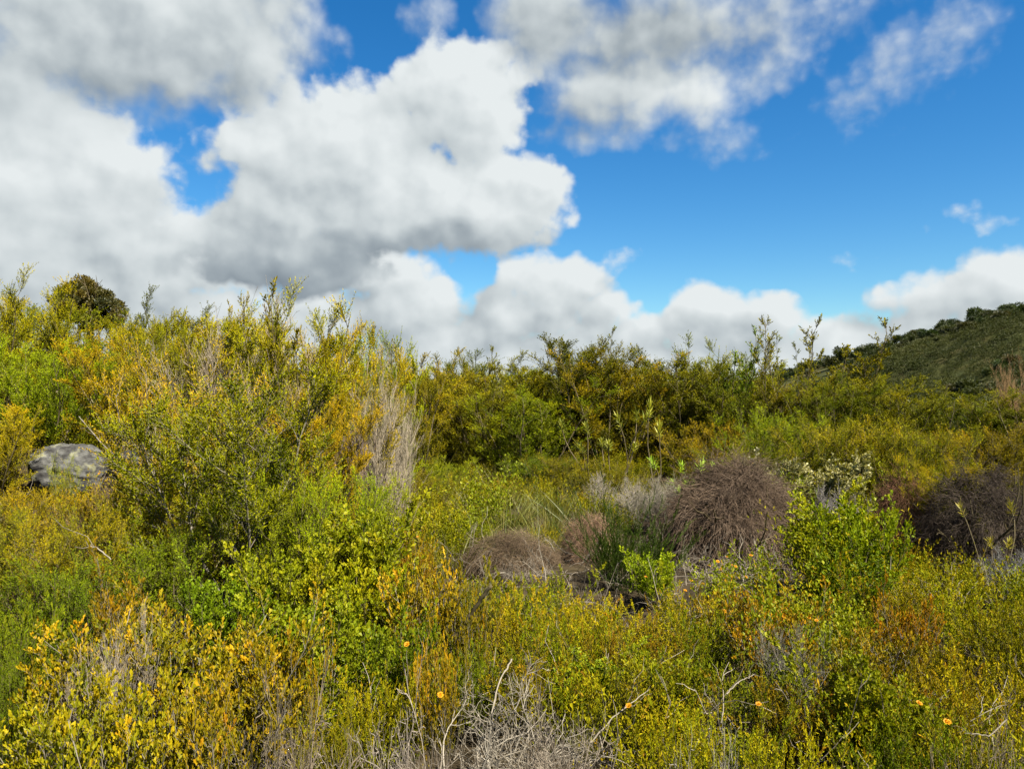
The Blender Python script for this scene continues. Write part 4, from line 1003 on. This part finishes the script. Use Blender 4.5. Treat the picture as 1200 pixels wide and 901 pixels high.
def build_world():
    w = bpy.data.worlds.new('World'); sc.world = w; w.use_nodes = True
    nt = w.node_tree; nt.nodes.clear(); L = nt.links.new
    def math_(op, a, b=None, c=None, clamp=False, t=nt):
        n = t.nodes.new('ShaderNodeMath'); n.operation = op; n.use_clamp = clamp
        for k, s in enumerate((a, b, c)):
            if s is None: continue
            if isinstance(s, (int, float)): n.inputs[k].default_value = s
            else: t.links.new(s, n.inputs[k])
        return n.outputs[0]
    def vec_(op, a, b=None, t=nt, out=0):
        n = t.nodes.new('ShaderNodeVectorMath'); n.operation = op
        for k, s in enumerate((a, b)):
            if s is None: continue
            if isinstance(s, tuple): n.inputs[k].default_value = s
            else: t.links.new(s, n.inputs[k])
        return n.outputs[out]
    def noise(t, vec, scale, detail, rough=.5):
        n = t.nodes.new('ShaderNodeTexNoise'); n.noise_dimensions = '2D'; n.inputs['Scale'].default_value = scale; n.inputs['Detail'].default_value = detail; n.inputs['Roughness'].default_value = rough
        t.links.new(vec, n.inputs['Vector']); return n
    def group(name):
        t = bpy.data.node_groups.new(name, 'ShaderNodeTree')
        t.interface.new_socket('P', in_out='INPUT', socket_type='NodeSocketVector'); t.interface.new_socket('D', in_out='OUTPUT', socket_type='NodeSocketFloat')
        return t, t.nodes.new('NodeGroupInput').outputs[0], t.nodes.new('NodeGroupOutput').inputs[0]
    def masses(name, blobs, warp_amt):
        """group: angle vector -> smooth union of the cloud masses"""
        t, p, out = group(name)
        nz = noise(t, p, 9, 3)
        q = vec_('ADD', p, vec_('MULTIPLY', vec_('SUBTRACT', nz.outputs['Color'], (.5, .5, .5), t), (warp_amt, warp_amt * .8, 0), t), t)
        acc = None
        for (px, py, rx, ry, wt) in blobs:
            az, el = px_ang(px, py)
            d = vec_('MULTIPLY', vec_('SUBTRACT', q, (az, el, 0), t), (F / rx * .93, F / ry * .93, 0), t)
            s = math_('MULTIPLY_ADD', vec_('DOT_PRODUCT', d, d, t, 1), -wt, wt, t=t)
            acc = s if acc is None else math_('SMOOTH_MAX', acc, s, .22, t=t)
        t.links.new(math_('MAXIMUM', acc, -2., t=t), out)
        return t
    def fringe(name):
        """group: fine billowing detail"""
        t, p, out = group(name)
        n1 = noise(t, vec_('MULTIPLY', p, (1, 1.15, 1), t), 13, 7, .55)
        vo = t.nodes.new('ShaderNodeTexVoronoi'); vo.voronoi_dimensions = '2D'; vo.feature = 'SMOOTH_F1'; vo.inputs['Scale'].default_value = 24; vo.inputs['Detail'].default_value = 2; vo.inputs['Roughness'].default_value = .55; vo.inputs['Smoothness'].default_value = .7
        t.links.new(vec_('ADD', p, vec_('MULTIPLY', n1.outputs['Color'], (.022, .022, 0), t), t), vo.inputs['Vector'])
        f = math_('MULTIPLY_ADD', n1.outputs[0], 1.5, -.72, t=t)
        b = math_('MULTIPLY_ADD', vo.outputs['Distance'], -.55, .24, t=t)
        t.links.new(math_('ADD', f, b, t=t), out)
        return t
    def billow(name):
        t, p, out = group(name)
        t.links.new(math_('MULTIPLY_ADD', noise(t, vec_('MULTIPLY', p, (1, 1.15, 1), t), 13, 2.0, .5).outputs[0], 1.25, -.60, t=t), out)
        return t
    tc = nt.nodes.new('ShaderNodeTexCoord'); dirv = tc.outputs['Generated']
    sx = nt.nodes.new('ShaderNodeSeparateXYZ'); L(dirv, sx.inputs[0])
    az = math_('ARCTAN2', sx.outputs[0], sx.outputs[1]); el = math_('ARCSINE', sx.outputs[2])
    cb = nt.nodes.new('ShaderNodeCombineXYZ'); L(az, cb.inputs[0]); L(el, cb.inputs[1]); P = cb.outputs[0]
    def use(tree, vec):
        n = nt.nodes.new('ShaderNodeGroup'); n.node_tree = tree; L(vec, n.inputs[0]); return n.outputs[0]
    gf, gb = fringe('cloud_fringe'), billow('cloud_billow')
    P1 = vec_('ADD', P, (.020, .026, 0)); P2 = vec_('ADD', P, (.009, .012, 0))
    f0 = use(gf, P); f2 = use(gf, P2); s0 = use(gb, P); s1 = use(gb, P1)
    fine = math_('ADD', math_('MULTIPLY', math_('SUBTRACT', s0, s1), .26), math_('MULTIPLY', math_('SUBTRACT', f0, f2), .13))
    # away from the photographed part of the sky: broad clouds from noise
    n2 = nt.nodes.new('ShaderNodeTexNoise'); n2.inputs['Scale'].default_value = 2.4; n2.inputs['Detail'].default_value = 6; L(dirv, n2.inputs['Vector'])
    far = math_('MULTIPLY_ADD', n2.outputs[0], 5.0, -2.6)
    fade = math_('MAXIMUM', math_('MULTIPLY_ADD', math_('ABSOLUTE', az), 4.0, -3.2, clamp=True), math_('MULTIPLY_ADD', el, 5.0, -2.9, clamp=True))
    def layer(name, blobs, shades, slope, fringe_amt, soft, base, extra=None):
        gm = masses(name + '_masses', blobs, .07)
        B0 = use(gm, P); B1 = use(gm, P1)
        D = math_('ADD', math_('MULTIPLY_ADD', B0, slope, -.05), math_('MULTIPLY', f0, fringe_amt))
        mx = nt.nodes.new('ShaderNodeMix'); mx.data_type = 'FLOAT'; L(fade, mx.inputs[0]); L(D, mx.inputs[2])
        if extra is None: mx.inputs[3].default_value = -1
        else: L(extra, mx.inputs[3])
        al = nt.nodes.new('ShaderNodeMapRange'); al.interpolation_type = 'SMOOTHSTEP'; al.inputs[1].default_value = -.05; al.inputs[2].default_value = soft; L(mx.outputs[0], al.inputs[0])
        S = use(masses(name + '_shades', shades, .07), P)
        lit = math_('ADD', math_('MULTIPLY_ADD', math_('SUBTRACT', B0, B1), .34, base), fine)
        lit = math_('SUBTRACT', lit, math_('MULTIPLY', math_('MAXIMUM', S, 0.), .38))
        lit = math_('MAXIMUM', math_('MINIMUM', lit, 1.0), .30)
        cr = ramp(nt, [(.30, (.225, .275, .325)), (.55, (.40, .46, .50)), (.78, (.66, .72, .74)), (1.0, (.86, .91, .92))]); L(lit, cr.inputs[0])
        return al.outputs[0], vec_('MULTIPLY', cr.outputs[0], (CLOUD_GAIN,) * 3)
    layers = [layer('bank', BANKS, BANK_SHADES, 1.5, .95, .62, .86), layer('main', MAIN, MAIN_SHADES, 1.5, 1.0, .55, .88, far), layer('high', HIGH, HIGH_SHADES, 1.35, .65, .95, .86)]
    sky = nt.nodes.new('ShaderNodeTexSky'); sky.sky_type = 'NISHITA'; sky.sun_disc = False; sky.sun_elevation = SUN_EL; sky.sun_rotation = SUN_AZ
    sky.air_density = 1.0; sky.dust_density = .25; sky.ozone_density = 2.2
    hs = nt.nodes.new('ShaderNodeHueSaturation'); hs.inputs['Saturation'].default_value = SKY_SAT; L(sky.outputs[0], hs.inputs['Color'])
    tn = vec_('MULTIPLY', hs.outputs[0], SKY_TINT)
    colour = vec_('MULTIPLY', tn, (SKY_STRENGTH,) * 3)
    for a, c in layers:
        m = nt.nodes.new('ShaderNodeMix'); m.data_type = 'RGBA'; L(a, m.inputs[0]); L(colour, m.inputs[6]); L(c, m.inputs[7]); colour = m.outputs[2]
    ms = nt.nodes.new('ShaderNodeBackground'); L(colour, ms.inputs[0])
    o = nt.nodes.new('ShaderNodeOutputWorld'); L(ms.outputs[0], o.inputs[0])
    w.cycles.sampling_method = 'NONE'
SKY_STRENGTH, SKY_SAT, SKY_TINT, CLOUD_GAIN = .05, 1.40, (.49, .66, .72), .225
build_world()

sun = bpy.data.lights.new('sun', 'SUN'); sun.energy = 5.0; sun.angle = math.radians(.53); sun.color = (1, .925, .76)
so = bpy.data.objects.new('sun', sun); COL.objects.link(so)
from mathutils import Vector
sd = Vector((math.sin(SUN_AZ) * math.cos(SUN_EL), math.cos(SUN_AZ) * math.cos(SUN_EL), math.sin(SUN_EL)))
so.rotation_euler = sd.to_track_quat('Z', 'Y').to_euler(); so.location = sd * 50

cam = bpy.data.cameras.new('camera'); co = bpy.data.objects.new('camera', cam); COL.objects.link(co); sc.camera = co
cam.sensor_fit = 'HORIZONTAL'; cam.sensor_width = 36.; cam.lens = 36. * F / 1200; cam.clip_start = .05; cam.clip_end = 5000
co.location = (0, 0, EYE); co.rotation_euler = (math.radians(90), 0, 0)

sc.render.engine = 'CYCLES'
sc.view_settings.view_transform = 'Standard'; sc.view_settings.look = 'None'; sc.view_settings.exposure = 2.05; sc.view_settings.gamma = 1
sc.cycles.max_bounces = 6; sc.cycles.diffuse_bounces = 3; sc.cycles.transmission_bounces = 4; sc.cycles.glossy_bounces = 2; sc.cycles.transparent_max_bounces = 4
sc.cycles.use_adaptive_sampling = True; sc.cycles.adaptive_threshold = .02; sc.cycles.use_denoising = True
sc.cycles.caustics_reflective = False; sc.cycles.caustics_refractive = False
